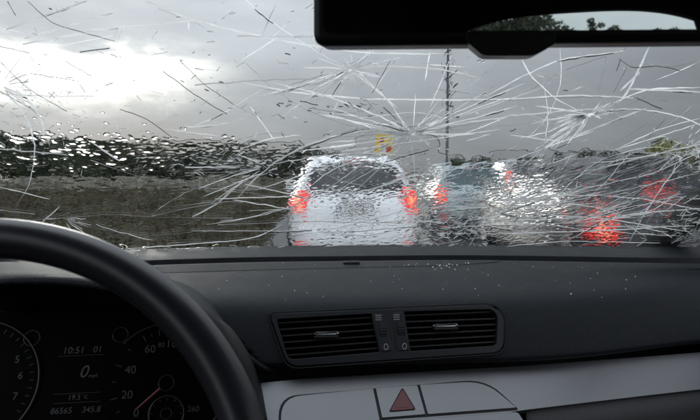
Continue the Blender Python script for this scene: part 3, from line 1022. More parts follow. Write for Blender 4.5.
# ------------------------------------------------------------------ silver trim, hazard switch, lids, glovebox
tp0 = np.array([XC, .893, Z(-.324)]); tp1 = np.array([XC, .835, Z(-.372)])
tdir = (tp0 - tp1) / np.linalg.norm(tp0 - tp1)
tn = np.cross(np.array([1, 0, 0]), tdir)
if tn[1] > 0: tn = -tn
tn /= np.linalg.norm(tn)
def tpt(px, py, off=0.0):
    """Pixel onto the trim plane bent by the dashboard's bow."""
    x = 0.0; P = None
    for k_ in range(12):
        P = on_plane(px, py, tp0 + tn * off + np.array([0, float(bow(x)) * 1.05, 0]), tn)
        x = .5 * x + .5 * P[0]
    return P
def tstrip(name, top, bot, off, th, mat, parent, n=40, bev=0):
    """Band between two pixel polylines."""
    tx, bx = np.array(top, float), np.array(bot, float)
    def samp(P, k_):
        s = np.concatenate([[0], np.cumsum(np.linalg.norm(np.diff(P, axis=0), axis=1))]); s /= s[-1]
        return [np.interp(k_, s, P[:, 0]), np.interp(k_, s, P[:, 1])]
    Vv = []
    rows = 5
    for r_ in range(rows):
        for i in range(n):
            k_ = i / (n - 1)
            a_, b_ = np.array(samp(tx, k_)), np.array(samp(bx, k_))
            q = a_ + (b_ - a_) * r_ / (rows - 1)
            Vv.append(tpt(q[0], q[1], off))
    n0 = len(Vv)
    Vv += [v - tn * th for v in Vv]
    Ff = grid_faces(rows, n) + [tuple(q + n0 for q in f[::-1]) for f in grid_faces(rows, n)]
    rg = list(range(n)) + [k_ * n + n - 1 for k_ in range(1, rows)] + [(rows - 1) * n + k_ for k_ in range(n - 2, -1, -1)] + [k_ * n for k_ in range(rows - 2, 0, -1)]
    Ff += [(rg[q], rg[(q + 1) % len(rg)], rg[(q + 1) % len(rg)] + n0, rg[q] + n0) for q in range(len(rg))]
    o_ = mesh(name, Vv, Ff, mat, parent)
    clean(o_, True, 40)
    return o_
tstrip('silver_band', [(248, 384), (300, 379), (400, 373), (520, 366), (640, 357), (790, 345)], [(282, 448), (330, 444), (430, 432), (518, 410.5), (640, 396), (790, 379)], 0, .012, M['silver'], dash)
# black shut-line plate under the lids
def tslab(name, px, off, th, mat, bev=.0006, r=None, parent=dash):
    pts = round_poly(px, r, 6) if r else px
    return slab(name, [tpt(a_, b_, off) for a_, b_ in pts], tn, th, mat, parent, bev)
lid_top = lambda x: np.interp(x, [276, 380, 420, 520], [395.5, 386.2, 383.6, 379.3])
tslab('shut_line', [(278.6, 438), (278.6, lid_top(279) + 1), (486, 379), (519, 409.5), (380, 419.5), (372, 438)], .0012, .003, M['black'], 0, [0, 28, 26, 3, 2, 0])
tslab('storage_lid', [(280.6, 440), (280.6, lid_top(281) + 2), (373.2, lid_top(373) + 1), (379.6, 418.5), (379.6, 440)], .0028, .004, M['silver'], .0007, [0, 26, 1, 1, 0])
tslab('hazard_switch', [(375.6, lid_top(375) + 1), (417.4, lid_top(417) + 1), (425.6, 414.2), (382.2, 417.8)], .0028, .004, M['silver'], .0007, [1, 1, 1, 1])
tslab('cup_holder_lid', [(419.8, lid_top(420) + 1), (484.5, 380.8), (516.4, 407.4), (428, 414)], .0028, .004, M['silver'], .0007, [1, 22, 2, 1])
tslab('lower_silver_strip', [(383, 421), (518, 411.6), (526, 424), (526, 444), (383, 450)], .0022, .006, M['silver'], .0008, [2, 3, 3, 0, 0])
tri = [(402.5, 388.2), (414.6, 408.8), (390.2, 410.8)]
tslab('hazard_border', round_poly([(402.4, 386.8), (416.4, 409.9), (388.4, 412.2)], 3, 4), .0031, .002, M['black'], 0)
tslab('hazard_triangle', round_poly(tri, 2.4, 4), .0040, .002, M['hazard'], .0005)
tslab('hazard_triangle_core', round_poly([(402.6, 394.5), (409.6, 406.6), (395.4, 407.9)], 1.5, 3), .0043, .0012, M['hazard'], .0003)
# lower dashboard / glovebox panel under the silver band
g0 = [(527, 412.5), (640, 398), (790, 381)]
Vv = []
for r_ in range(6):
    for i in range(40):
        k_ = i / 39
        px_ = 527 + 263 * k_
        py_ = np.interp(px_, [527, 640, 790], [411.6, 397.2, 380.2])
        p_ = tpt(px_, py_, -.003)
        Vv.append(p_ + np.array([0, -.004 * r_ + (.006 if r_ == 0 else 0), -.035 * r_ - .0005]))
o = mesh('glovebox_panel', Vv, grid_faces(6, 40), M['glovebox'], dash, True)
sd = o.modifiers.new('solid', 'SOLIDIFY'); sd.thickness = .005; sd.offset = 0
V, F = tube(catmull(np.array([at_depth(176, 293, .945), at_depth(196, 303, .923), at_depth(214, 320, .905), at_depth(230, 338, .893), at_depth(245, 353, .885), at_depth(258, 364, .882), at_depth(268, 369, .892), at_depth(284, 370, .93)]), 5), .0045, 10)
mesh('pad_edge', V, F, M['pad'], dash, True)
# dark recess behind pad edge and trim (keeps the dashboard closed)
Vv = []
for x in xs[::4]:
    Vv += [(x, 1.06, Z(-.222)), (x, 1.0 + bow(x), Z(-.33)), (x, .93 + bow(x), Z(-.55))]
n = len(xs[::4])
mesh('under_panel', Vv, [(i * 3 + k_, i * 3 + 3 + k_, i * 3 + 4 + k_, i * 3 + 1 + k_) for i in range(n - 1) for k_ in range(2)], M['black'], dash)

# ------------------------------------------------------------------ instrument cluster with hood
cn = np.array([0.10, -math.cos(rad(24)), math.sin(rad(24))]); cn /= np.linalg.norm(cn)
cc = at_depth(70, 385, .63)
cl = empty('instrument_cluster', tuple(cc), 'black instrument cluster with two dials and a display behind the steering wheel', 'instrument panel')
def cpt(px, py, off=0.0):
    return on_plane(px, py, cc + cn * off, cn)
cvec_u = np.array([1, 0, 0]) - cn * cn[0]; cvec_u /= np.linalg.norm(cvec_u)
cvec_v = np.cross(cn, cvec_u)
if cvec_v[2] < 0: cvec_v = -cvec_v
slab('face', [cc + cvec_u * a_ + cvec_v * b_ for a_, b_ in round_poly([(-.24, .082), (.165, .082), (.165, -.12), (-.24, -.12)], .03, 6)], cn, .01, M['clusterglass'], cl)
def ctext(name, s, px, py, size_px, mat=M['lcd'], shear=.12, rot=0.0, align='CENTER'):
    o0 = cpt(px, py, .002)
    k_ = .63 / FPX * size_px
    cr, sr = math.cos(rot), math.sin(rot)
    du, dv = cvec_u * cr + cvec_v * sr, cvec_v * cr - cvec_u * sr
    return font_mesh(name, s, lambda a_, b_: o0 + du * a_ + dv * b_, k_, mat, cl, align, shear)
def cline(name, a_, b_, w, mat):
    p0, p1 = cpt(*a_, .002), cpt(*b_, .002)
    V, F = tube([p0, p1], w, 4)
    return mesh(name, V, F, mat, cl)
TL = rad(1.2)
ctext('clock_text', '10:51', 73.5, 350.5, 9.5, rot=TL)
ctext('date_text', '01', 97.5, 349.5, 9.0, rot=TL)
cline('display_line', (58, 356.3), (104, 354.3), .00025, M['lcd'])
ctext('speed_text', '0', 83.5, 372, 17, shear=.25, rot=TL)
ctext('unit_text', 'mph', 93, 375.5, 5, rot=TL)
cline('display_line', (53, 394.3), (100, 392.0), .00025, M['lcd'])
ctext('temperature_text', '19.5', 74, 397.5, 7, rot=TL)
ctext('degree_text', '°C', 85, 397, 5, rot=TL)
cline('display_line', (53, 403.5), (100, 401.3), .00025, M['lcd'])
ctext('odometer_text', '86565', 61, 411, 8.0, rot=TL)
ctext('trip_text', '345.8', 91, 409.5, 8.0, rot=TL)
def dial(nm, cx, cy, r_px, a0, a1):
    """Ring in the plane of the cluster, angles in degrees (0 = right, anticlockwise)."""
    c0 = cpt(cx, cy, .003)
    R_ = r_px * .63 / FPX
    th = np.radians(np.linspace(a0, a1, 90))
    V, F = tube([c0 + R_ * (math.cos(t) * cvec_u + math.sin(t) * cvec_v) for t in th], .0011, 6, abs(a1 - a0) > 359)
    mesh('dial_ring', V, F, M['ring'], cl, True)
    return c0, R_
c0, R1 = dial('speed', 167, 383, 61, -140, 140)
def on_dial(c0, R_, deg, f, off=0):
    t = rad(deg)
    return c0 + R_ * f * (math.cos(t) * cvec_u + math.sin(t) * cvec_v) + cn * off
def tick(c0, R_, deg, f0, f1, w):
    V, F = tube([on_dial(c0, R_, deg, f0, .001), on_dial(c0, R_, deg, f1, .001)], w, 4)
    mesh('tick', V, F, M['dialink'], cl)
def dnum(c0, R_, deg, f, s, size):
    o0 = on_dial(c0, R_, deg, f, .001)
    font_mesh('dial_number', s, lambda a_, b_: o0 + cvec_u * a_ + cvec_v * b_, size, M['dialink'], cl)
labels = ['0', '20', '40', '60', '80', '100', '120', '140']
ANG = [226, 196, 160, 120, 103, 84, 50, 10]
for s, d in zip(labels, ANG):
    dnum(c0, R1, d, .64, s, .0125 if s != '80' else .008)
    tick(c0, R1, d, .80, .90, .0006)
for a_, b_ in zip(ANG[:-1], ANG[1:]):
    tick(c0, R1, (a_ + b_) / 2, .82, .88, .0004)
nd = [on_dial(c0, R1, 222, .12, .004), on_dial(c0, R1, 222, .62, .003)]
V, F = tube(nd, [.0016, .0007], 6)
mesh('needle', V, F, M['needle'], cl)
V, F = tube([c0 + .0085 * (math.cos(t) * cvec_u + math.sin(t) * cvec_v) + cn * .005 for t in np.linspace(0, 6.283, 24, endpoint=False)], .0006, 5, True)
mesh('needle_hub', V, F, M['ring'], cl, True)
c2, R2 = dial('fuel', 166.5, 413.5, 17, 0, 360)
for q in range(0, 360, 30):
    tick(c2, R2, q, .78, .9, .0004)
V, F = tube([c2 + .006 * (math.cos(t) * cvec_u + math.sin(t) * cvec_v) + cn * .003 for t in np.linspace(0, 6.283, 20, endpoint=False)], .0005, 5, True)
mesh('needle_hub', V, F, M['ring'], cl, True)
ctext('dial_number', '260', 193, 409, 8, M['dialink'])
c3, R3 = dial('rev', -28, 383, 60, -60, 130)
for s, d in (('4', 72), ('5', 30), ('6', 8), ('7', -18)):
    dnum(c3, R3, d, .72, s, .011)
for q in range(-30, 100, 8):
    tick(c3, R3, q, .86, .93, .0004)
for px_, py_ in ((32, 338), (120.5, 334.5)):
    c4 = cpt(px_, py_, .003)
    V, F = tube([c4 + .0085 * (math.cos(t) * cvec_u + math.sin(t) * cvec_v) for t in np.linspace(0, 6.283, 24, endpoint=False)], .0006, 5, True)
    mesh('indicator_ring', V, F, M['ring'], cl, True)
# hood: arched shell from its lip back to the dashboard
lip = [(-60, 300), (-30, 284), (0, 279.5), (30, 278.2), (60, 279.2), (85, 281.5), (120, 287), (160, 297), (200, 313), (222, 338), (238, 372), (246, 420)]
back = [(-60, 262), (-30, 262), (0, 262), (30, 262), (60, 263), (85, 264), (120, 268), (160, 276), (200, 292), (230, 328), (255, 362), (272, 420)]
rows = []
for k_ in range(7):
    t = k_ / 6
    rows.append([at_depth(*(np.array(a_) * (1 - t) + np.array(b_) * t), (.555 + .37 * t ** 1.1)) + np.array([0, 0, .006 * math.sin(math.pi * t)]) for a_, b_ in zip(lip, back)])
# resample across for smoothness
HV = []
for r_ in rows:
    r_ = catmull(np.array(r_), 5)
    HV += list(r_)
nc = len(HV) // 7
o = mesh('hood', HV, grid_faces(7, nc), M['pad'], cl, True)
sd = o.modifiers.new('solid', 'SOLIDIFY'); sd.thickness = .006; sd.offset = 1 if o.data.polygons[len(o.data.polygons) // 3].normal.z < 0 else -1
# inner shroud between lip and face
fl = catmull(np.array([at_depth(*p_, .556) - np.array([0, 0, .0005]) for p_ in lip]), 5)
sh = []
for oy, oz in ((0, 0), (.03, -.003), (.09, -.03), (.15, -.05), (.17, -.12), (.17, -.32)):
    sh += [p_ + np.array([0, oy, oz]) for p_ in fl]
o = mesh('shroud', sh, grid_faces(6, len(fl)), M['black'], cl, True)
sd = o.modifiers.new('solid', 'SOLIDIFY'); sd.thickness = .002; sd.offset = 0

# ------------------------------------------------------------------ steering wheel
WC = np.array([-.207, .292, Z(-.203)]); WT = rad(25)
wx, wy_ = np.array([1, 0, 0.]), np.array([0, math.sin(WT), math.cos(WT)])
wnm = np.cross(wx, wy_)
if wnm[1] > 0: wnm = -wnm
sw = empty('steering_wheel', tuple(WC), 'black leather steering wheel in front of the instrument cluster', 'steering wheel')
MR, mr = .1795, .0125
Vv = []
NA, NS = 160, 20
for i in range(NA):
    t = 2 * math.pi * i / NA
    rd = math.cos(t) * wx + math.sin(t) * wy_
    for j in range(NS):
        s = 2 * math.pi * j / NS
        Vv.append(WC + rd * (MR + mr * math.cos(s)) + wnm * mr * 1.12 * math.sin(s))
Ff = grid_faces(NA, NS, True) + [((NA - 1) * NS + j, (NA - 1) * NS + (j + 1) % NS, (j + 1) % NS, j) for j in range(NS)]
clean(mesh('rim', Vv, Ff, M['leather'], sw, True))
# stitched seam on the inner side of the rim
V, F = tube([WC + (math.cos(t) * wx + math.sin(t) * wy_) * (MR - mr * .995) for t in np.linspace(0, 6.2832, 160, endpoint=False)], .0007, 5, True)
mesh('seam', V, F, M['rubber'], sw, True)
hub = round_poly([(-.075, .045), (.075, .045), (.06, -.06), (-.06, -.06)], .03, 5)
slab('airbag_hub', [WC + wx * a_ + wy_ * b_ - wnm * .02 for a_, b_ in hub], wnm, .05, M['black'], sw, .01, seg=3)
for pts in ([(.06, .028), (.172, .012), (.172, -.018), (.055, -.03)], [(-.06, .028), (-.172, .012), (-.172, -.018), (-.055, -.03)], [(-.022, -.05), (.022, -.05), (.016, -.172), (-.016, -.172)]):
    slab('spoke', [WC + wx * a_ + wy_ * b_ - wnm * .022 for a_, b_ in pts], wnm, .018, M['silver'], sw, .005)
V, F = tube([WC - wnm * .03, WC - wnm * .32], .035, 16)
mesh('column', V, F, M['black'], sw, True)

# ------------------------------------------------------------------ cabin shell
cab = empty('car_cabin', (XC, -.6, .45), 'dark cabin shell with grey headliner round the dashboard', 'car interior')
def cbox(name, c, s, mat, bev=.0):
    V, F = box_vf(c, s)
    o_ = mesh(name, V, F, mat, cab)
    if bev: bevel(o_, bev, 3)
    return o_
ROOF = .372
cbox('roof', (XC, -.86, Z(ROOF) + .03), (1.5, 2.56, .05), M['headliner'])
cbox('floor', (XC, -.5, .3), (1.5, 3.4, .04), M['black'])
cbox('firewall', (XC, 1.52, .62), (1.7, .04, .72), M['black'])
for sx in (-1, 1):
    cbox('door', (XC + sx * .76, -.4, .66), (.05, 3.8, .72), M['seat'])
    cbox('stretched_rear_pillar', (XC + sx * .74, -1.40, Z(.17)), (.05, 1.46, .46), M['headliner'])  # pillar stretched over the rear side windows to block their brightness in the mirror
    cbox('centre_pillar', (XC + sx * .75, -.55, Z(.17)), (.05, .14, .42), M['headliner'])
# rear wall with an arched rear window opening
YR = -2.12
ZT, ZB, HWI = Z(.245), Z(-.06), .535
arch = [(x, ZT - .085 * (abs(x) / HWI) ** 3.2 - (.20 * max(0, abs(x) / HWI - .93) / .07 if abs(x) > HWI * .93 else 0)) for x in np.linspace(-HWI, HWI, 41)]
xsw = [a_[0] for a_ in arch]
Vv, Ff = [], []
for x, z in arch:
    Vv += [(XC + x, YR, z), (XC + x, YR, Z(ROOF) + .02)]
Ff = [(2 * i, 2 * i + 2, 2 * i + 3, 2 * i + 1) for i in range(len(arch) - 1)]
i0 = len(Vv)
for sx in (-1, 1):
    i0 = len(Vv)
    Vv += [(XC + sx * HWI, YR, ZB), (XC + sx * .76, YR, ZB), (XC + sx * .76, YR, Z(ROOF) + .02), (XC + sx * HWI, YR, Z(ROOF) + .02)]
    Ff.append((i0, i0 + 1, i0 + 2, i0 + 3))
i0 = len(Vv)
Vv += [(XC - .76, YR, .3), (XC + .76, YR, .3), (XC + .76, YR, ZB), (XC - .76, YR, ZB)]
Ff.append((i0, i0 + 1, i0 + 2, i0 + 3))
o = mesh('rear_wall', Vv, Ff, M['headliner'], cab)
sd = o.modifiers.new('solid', 'SOLIDIFY'); sd.thickness = .03
slab('rear_window', [(XC - .6, YR - .02, ZB - .02), (XC + .6, YR - .02, ZB - .02), (XC + .6, YR - .02, ZT + .02), (XC - .6, YR - .02, ZT + .02)], (0, 1, 0), .004, M['pane'], cab)
cbox('rear_seat_back', (XC, -1.55, .75), (1.36, .16, .68), M['seat'], .04)
cbox('rear_seat_cushion', (XC, -1.2, .45), (1.36, .6, .2), M['seat'], .04)
for sx in (-1, 1):
    cbox('seat_back', (XC + sx * .37, -.62, .75), (.5, .14, .66), M['seat'], .05)
    cbox('seat_cushion', (XC + sx * .37, -.32, .45), (.5, .52, .2), M['seat'], .05)
    # windscreen pillars
    V, F = tube([(XC + sx * .79, 1.40, Z(-.2)), (XC + sx * .72, .42, Z(.385))], .035, 10)
    mesh('windscreen_pillar', V, F, M['headliner'], cab, True)

# ------------------------------------------------------------------ windscreen
GS = rad(30.5)
GT0 = np.array([-math.cos(GS), math.sin(GS)])
def gbase(x):
    return 1.335 + bow_back(x)
GZB = -.176
def glass_pt(x, t, off=0.0):
    """Glass coordinates: x across, t metres up the slope, off metres outwards."""
    return np.stack([x + 0 * t, gbase(x) + GT0[0] * t + off * math.sin(GS), Z(GZB) + GT0[1] * t + off * math.cos(GS) + 0 * x], -1)
def px_to_glass(px, py):
    r = ray(px, py); d = 1.0
    x = 0.0
    for k_ in range(25):
        # solve on the inclined plane through the current base line
        n_ = np.array([0, math.sin(GS), math.cos(GS)])
        p0 = np.array([0, float(gbase(np.array(x))), Z(GZB)])
        P = CAM + r * (np.dot(p0 - CAM, n_) / np.dot(r, n_))
        x = .5 * x + .5 * P[0]
    t = (P[2] - Z(GZB)) / GT0[1]
    return np.array([P[0], t])
ws = empty('windscreen', (XC, 1.335, Z(GZB)), 'shattered rain-streaked windscreen above the dashboard', 'windscreen')
gxv, gtv = np.linspace(-.70, .88, 50), np.linspace(-.03, 1.07, 12)
X_, T_ = np.meshgrid(gxv, gtv)
Vp = np.concatenate([glass_pt(X_, T_, .0).reshape(-1, 3), glass_pt(X_, T_, -.005).reshape(-1, 3)])
n0 = X_.size
rg = list(range(50)) + [k_ * 50 + 49 for k_ in range(1, 12)] + [11 * 50 + k_ for k_ in range(48, -1, -1)] + [k_ * 50 for k_ in range(10, 0, -1)]
Fp = grid_faces(12, 50) + [tuple(q + n0 for q in f[::-1]) for f in grid_faces(12, 50)] + [(rg[q], rg[(q + 1) % len(rg)], rg[(q + 1) % len(rg)] + n0, rg[q] + n0) for q in range(len(rg))]
clean(mesh('pane', Vp, Fp, M['pane'], ws))

# ---- cracks: short prisms in the glass, traced from the photograph or fanned out of impact points
def crack_vf(poly_px, w0, jit=0.5, taper=True, raw=None, step=7.0):
    P = np.array(poly_px, float)
    seg = np.linalg.norm(np.diff(P, axis=0), axis=1)
    s = np.concatenate([[0], np.cumsum(seg)])
    n = max(3, int(s[-1] / step) + 2)
    q = np.linspace(0, s[-1], n)
    pts = np.stack([np.interp(q, s, P[:, 0]), np.interp(q, s, P[:, 1])], -1)
    if len(P) > 2:       # soften the corners
        for _ in range(2):
            pts[1:-1] = (pts[:-2] + 2 * pts[1:-1] + pts[2:]) / 4
    pts[1:-1] += rng.normal(size=(n - 2, 2)) * jit
    G = np.array([px_to_glass(a_, b_) for a_, b_ in pts])
    D = np.gradient(G, axis=0)
    D /= np.linalg.norm(D, axis=1)[:, None] + 1e-9
    N_ = np.stack([-D[:, 1], D[:, 0]], -1)
    k_ = np.linspace(0, 1, n)
    w = w0 * (.55 + .75 * rng.random(n))
    if taper:
        w *= np.clip(np.minimum(k_, 1 - k_) * 5 + .18, 0, 1)
    A, B = G + N_ * w[:, None] / 2, G - N_ * w[:, None] / 2
    lean = rng.uniform(-.0012, .0012)
    V = np.concatenate([glass_pt(A[:, 0], A[:, 1], -.0022 + lean), glass_pt(B[:, 0], B[:, 1], -.0022 - lean)])
    F = [(i, i + 1, n + i + 1, n + i) for i in range(n - 1)]
    return V, F
def crack(poly, w=.0012, dark=False, jit=.22, flank_refl=True):
    V, F = crack_vf(poly, w, jit)
    o_ = mesh('crack', V, F, M['crack_dark_refl' if dark else 'crack'], ws)
    # now and then one flank gets the painted dark reflection along a stretch
    if flank_refl and not dark and rng.random() < .35:
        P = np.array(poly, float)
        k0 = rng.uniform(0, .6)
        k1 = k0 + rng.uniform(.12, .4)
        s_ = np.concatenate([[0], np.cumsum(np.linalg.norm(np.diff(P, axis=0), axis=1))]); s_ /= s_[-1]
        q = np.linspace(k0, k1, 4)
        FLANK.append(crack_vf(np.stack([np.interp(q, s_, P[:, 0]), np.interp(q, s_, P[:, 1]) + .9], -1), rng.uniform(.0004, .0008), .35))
    return o_
FLANK = []
WHITE = [
 [(25,37),(113,12)], [(23,43),(70,34),(118,27)], [(62,44),(117,34)], [(7,28),(87,0)], [(147,0),(187,17),(233,29),(300,43),(366,52),(453,53)],
 [(195,24),(187,17),(190,30)], [(215,22),(233,10)], [(166,128),(220,135)], [(190,66),(225,71)],
 [(233,80),(300,92),(366,98),(466,99),(513,98),(576,94),(633,97)], [(303,108),(366,117),(416,110),(466,122)], [(316,113),(393,128)], [(466,66),(428,63)],
 [(430,50),(425,80)], [(453,50),(430,107)], [(233,140),(270,131),(306,138)], [(240,148),(270,137),(300,134)],
 [(486,95),(526,73),(559,58),(623,50)], [(516,97),(566,68),(606,55)], [(629,88),(663,89),(700,91)], [(613,102),(646,88),(700,86)], [(571,90),(583,85)],
 [(649,45),(626,95),(616,103)], [(640,62),(666,67),(700,60)], [(646,107),(566,138)], [(700,117),(661,127),(620,146)], [(700,60),(679,70),(652,80)], [(700,98),(676,118),(660,128)],
 [(466,88),(487,70)], [(466,132),(507,116)], [(640,70),(620,90)], [(510,134),(560,140)],
 [(0,186),(50,198)], [(0,209),(35,213)], [(0,221),(40,218),(63,217),(113,213),(152,216),(233,217)], [(43,219),(80,209),(140,202),(223,199)], [(152,215),(183,208),(222,201)],
 [(63,217),(100,229),(150,235),(200,230),(233,225),(282,221)], [(125,248),(167,245),(233,240),(258,236),(283,223)], [(163,250),(170,245)], [(192,216),(217,203)],
 [(203,196),(233,183),(262,172)], [(197,188),(233,175),(260,168)], [(187,180),(230,172),(262,165)], [(185,172),(233,171)], [(185,166.5),(240,166)], [(180,157),(255,160)],
 [(215,198),(295,195)], [(233,199),(290,208)], [(246,210),(285,208)], [(256,252),(285,245)], [(60,205),(42,222)], [(75,225),(95,240)],
 [(308,187),(333,167),(373,155)], [(323,185),(346,168),(420,148)], [(330,185),(366,165),(440,145)], [(370,190),(400,177),(446,170),(490,160)], [(340,150),(420,140),(500,128)],
 [(300,150),(390,138)], [(413,184),(466,171)], [(503,163),(549,145),(593,130)], [(544,165),(579,152)], [(466,140),(490,133)], [(516,132),(563,142)],
 [(599,168),(646,155),(700,143)], [(566,198),(613,185),(653,168),(673,162)], [(559,200),(606,190)], [(606,193),(653,180),(700,160)], [(593,177),(609,162),(686,130)],
 [(543,205),(601,202)], [(500,220),(550,218),(589,216)], [(466,220),(533,210)], [(486,233),(593,230),(666,226)], [(500,246),(566,240),(660,242)], [(566,240),(613,215),(653,210),(680,190)],
 [(590,222),(640,212),(700,208)], [(470,238),(540,226),(620,222)], [(610,150),(650,138),(700,122)], [(600,158),(640,148),(690,128)], [(540,236),(580,214)], [(520,190),(575,172),(610,166)],
 [(533,213),(600,217),(690,231)], [(0,60),(20,74),(36,98)], [(0,90),(40,112)], [(10,110),(50,140),(80,150)], [(40,132),(70,152)], [(90,140),(120,160)],
 [(240,60),(280,35)], [(268,40),(290,20)], [(0,45),(30,52)], [(395,60),(366,98)], [(280,118),(312,92)], [(250,105),(275,140)],
]
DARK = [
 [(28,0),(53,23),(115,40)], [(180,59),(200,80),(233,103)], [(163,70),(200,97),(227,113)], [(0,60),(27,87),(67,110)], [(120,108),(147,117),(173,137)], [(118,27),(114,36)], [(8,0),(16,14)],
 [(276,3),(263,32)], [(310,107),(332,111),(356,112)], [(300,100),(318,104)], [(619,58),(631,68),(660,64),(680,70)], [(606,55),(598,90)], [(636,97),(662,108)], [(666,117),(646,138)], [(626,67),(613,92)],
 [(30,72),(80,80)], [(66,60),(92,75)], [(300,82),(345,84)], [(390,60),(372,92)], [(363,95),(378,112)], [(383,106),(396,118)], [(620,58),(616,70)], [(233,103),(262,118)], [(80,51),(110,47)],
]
for P in WHITE:
    crack(P, random.uniform(.0011, .0020))
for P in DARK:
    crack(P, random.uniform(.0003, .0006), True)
SMALL = []
def burst(c, spread, n, lmin, lmax, w, r0=2.0, parts=True, asp=1.0, dark=.03):
    """Fan of cracks leaving an impact point; spread is a list of (angle, sigma, weight), angles in picture degrees."""
    wt = np.array([s[2] for s in spread], float); wt /= wt.sum()
    out = []
    for k_ in range(n):
        a0, sg_, _ = spread[rng.choice(len(spread), p=wt)]
        a_ = math.radians(a0 + rng.normal() * sg_)
        L = lmin + (lmax - lmin) * rng.random() ** 1.5
        s0 = r0 * 2.2 + rng.random() * r0 * 2 + (rng.random() < .6) * rng.random() * L * .6
        p0 = (c[0] + math.cos(a_) * s0, c[1] - math.sin(a_) * s0 * asp)
        p1 = (c[0] + math.cos(a_) * (s0 + L), c[1] - math.sin(a_) * (s0 + L) * asp)
        mid = ((p0[0] + p1[0]) / 2 + rng.normal() * .02 * L, (p0[1] + p1[1]) / 2 + rng.normal() * .03 * L)
        if parts:
            dk = rng.random() < dark
            ww = w * rng.uniform(.6, 1.2) * (.55 if dk else 1)
            if L < 52 and not dk:
                SMALL.append(crack_vf([p0, mid, p1], ww, .25))
            else:
                crack([p0, mid, p1], ww, dk, .25)
        else:
            out.append(crack_vf([p0, mid, p1], w * rng.uniform(.6, 1.2), .3, step=9))
    return out
def pit(c, r, sx=1.0, rot=0.0):
    """Crushed spot at an impact: an irregular white star in the glass."""
    G = []
    for k_ in range(22):
        t = 2 * math.pi * k_ / 22
        rr = r * (rng.uniform(.75, 1.6) if k_ % 2 else rng.uniform(.3, .6))
        u_, v_ = rr * sx * math.cos(t), rr * math.sin(t)
        G.append(px_to_glass(c[0] + u_ * math.cos(rot) - v_ * math.sin(rot), c[1] - u_ * math.sin(rot) - v_ * math.cos(rot)))
    G = np.array(G)
    V = glass_pt(G[:, 0], G[:, 1], -.0045 + 0 * G[:, 0]).tolist()
    cc_ = px_to_glass(*c)
    V.append(glass_pt(np.array(cc_[0]), np.array(cc_[1]), -.004).tolist())
    mesh('impact_pit', V, [(k_, (k_ + 1) % 22, 22) for k_ in range(22)], M['crack'], ws)
pit((350, 68), 1.6, 1.6); pit((413, 132), 1.8, 1.8, .3); pit((588, 113), 2.4, 4.0, .35); pit((505, 200), 2.5, 2.0, .4)
# long thin curving cracks across the whole pane: some leave the impact points, some run past them
def arc(c, a0, L, bend, w):
    a_ = math.radians(a0)
    P = [(c[0] + math.cos(a_ + bend * k_) * L * k_, c[1] - math.sin(a_ + bend * k_) * L * k_ * .8) for k_ in np.linspace(.06, 1, 9)]
    P = [p_ for p_ in P if p_[1] < 246 and -30 < p_[0] < 730]
    if len(P) > 2:
        crack(P, w, False, .35)
for c, lst in (((350, 68), (12, 35, 160, 200, 235, 320)), ((413, 132), (8, 18, 30, 150, 172, 190, 208)), ((588, 113), (5, 25, 165, 190, 212)), ((0, 85), (8, 25, -15, -40)), ((505, 200), (6, 14, 25, 45, 172, 195)), ((690, 150), (165, 185, 205, 225)), ((266, 165), (10, 30, 165, 195))):
    for a0 in lst:
        arc(c, a0 + rng.normal() * 5, rng.uniform(60, 210), rng.normal() * .45, rng.uniform(.0008, .0014))
for _ in range(26):
    arc((rng.uniform(-20, 700), rng.uniform(0, 240)), rng.choice([rng.normal(15, 14), rng.normal(170, 14), rng.normal(-15, 12)]), rng.uniform(60, 200), rng.normal() * .5, rng.uniform(.0006, .0011))
burst((350, 68), [(200, 16, 4), (225, 16, 2), (25, 10, 2), (-35, 14, .8)], 36, 10, 60, .0011)
burst((413, 132), [(22, 12, 5), (178, 12, 3), (200, 20, 1), (60, 20, .7)], 40, 12, 95, .0011)
burst((590, 113), [(203, 12, 6), (20, 10, 2), (182, 10, 2), (228, 10, .7)], 50, 8, 60, .0012, 1.0)
burst((266, 165), [(185, 10, 3), (205, 10, 2), (165, 14, 1)], 14, 15, 70, .0011)
burst((63, 217), [(0, 14, 3), (180, 14, 2), (-25, 15, 2)], 12, 8, 40, .0009)
burst((505, 205), [(15, 14, 3), (190, 14, 3), (-5, 10, 2), (40, 20, 1)], 36, 12, 70, .0011)
burst((0, 85), [(15, 20, 3), (-25, 22, 3), (50, 15, 1)], 14, 15, 70, .0009, dark=.15)
burst((470, 222), [(8, 9, 4), (20, 8, 2), (185, 9, 1.5)], 34, 45, 190, .0013, 4.0)
burst((560, 225), [(10, 10, 3), (28, 8, 2), (186, 8, 2)], 22, 40, 140, .0012, 4.0)
burst((320, 200), [(150, 12, 1), (28, 10, 3), (190, 10, 2)], 16, 40, 110, .0011, 4.0)
burst((680, 150), [(200, 14, 3), (215, 14, 2), (20, 15, 1)], 14, 15, 70, .0011)

# ---- fine crazing (uncountable short splinters)
VF = SMALL
for c, sp, n, l0, l1, w, asp in [((590, 113), [(205, 16, 4), (15, 16, 2)], 260, 2, 20, .0008, .8), ((350, 68), [(0, 180, 1)], 80, 2, 12, .0006, .8), ((413, 132), [(20, 40, 2), (190, 40, 2)], 150, 2, 16, .0006, .8)]:
    VF += burst(c, sp, n, l0, l1, w * 1.4, 1.5, False, asp)
def scatter_crazing(n, cx, cy, sx, sy, ang, sig, l0, l1, w):
    out = []
    for _ in range(n):
        x, y = cx + rng.normal() * sx, cy + rng.normal() * sy
        if y > 247 or y < -5 or x < -20 or x > 720: continue
        a_ = math.radians(ang + rng.normal() * sig)
        L = rng.uniform(l0, l1)
        out.append(crack_vf([(x, y), (x + math.cos(a_) * L / 2, y - math.sin(a_) * L / 2 + rng.normal() * .6), (x + math.cos(a_) * L, y - math.sin(a_) * L)], w * rng.uniform(.6, 1.3), .3, step=5))
    return out
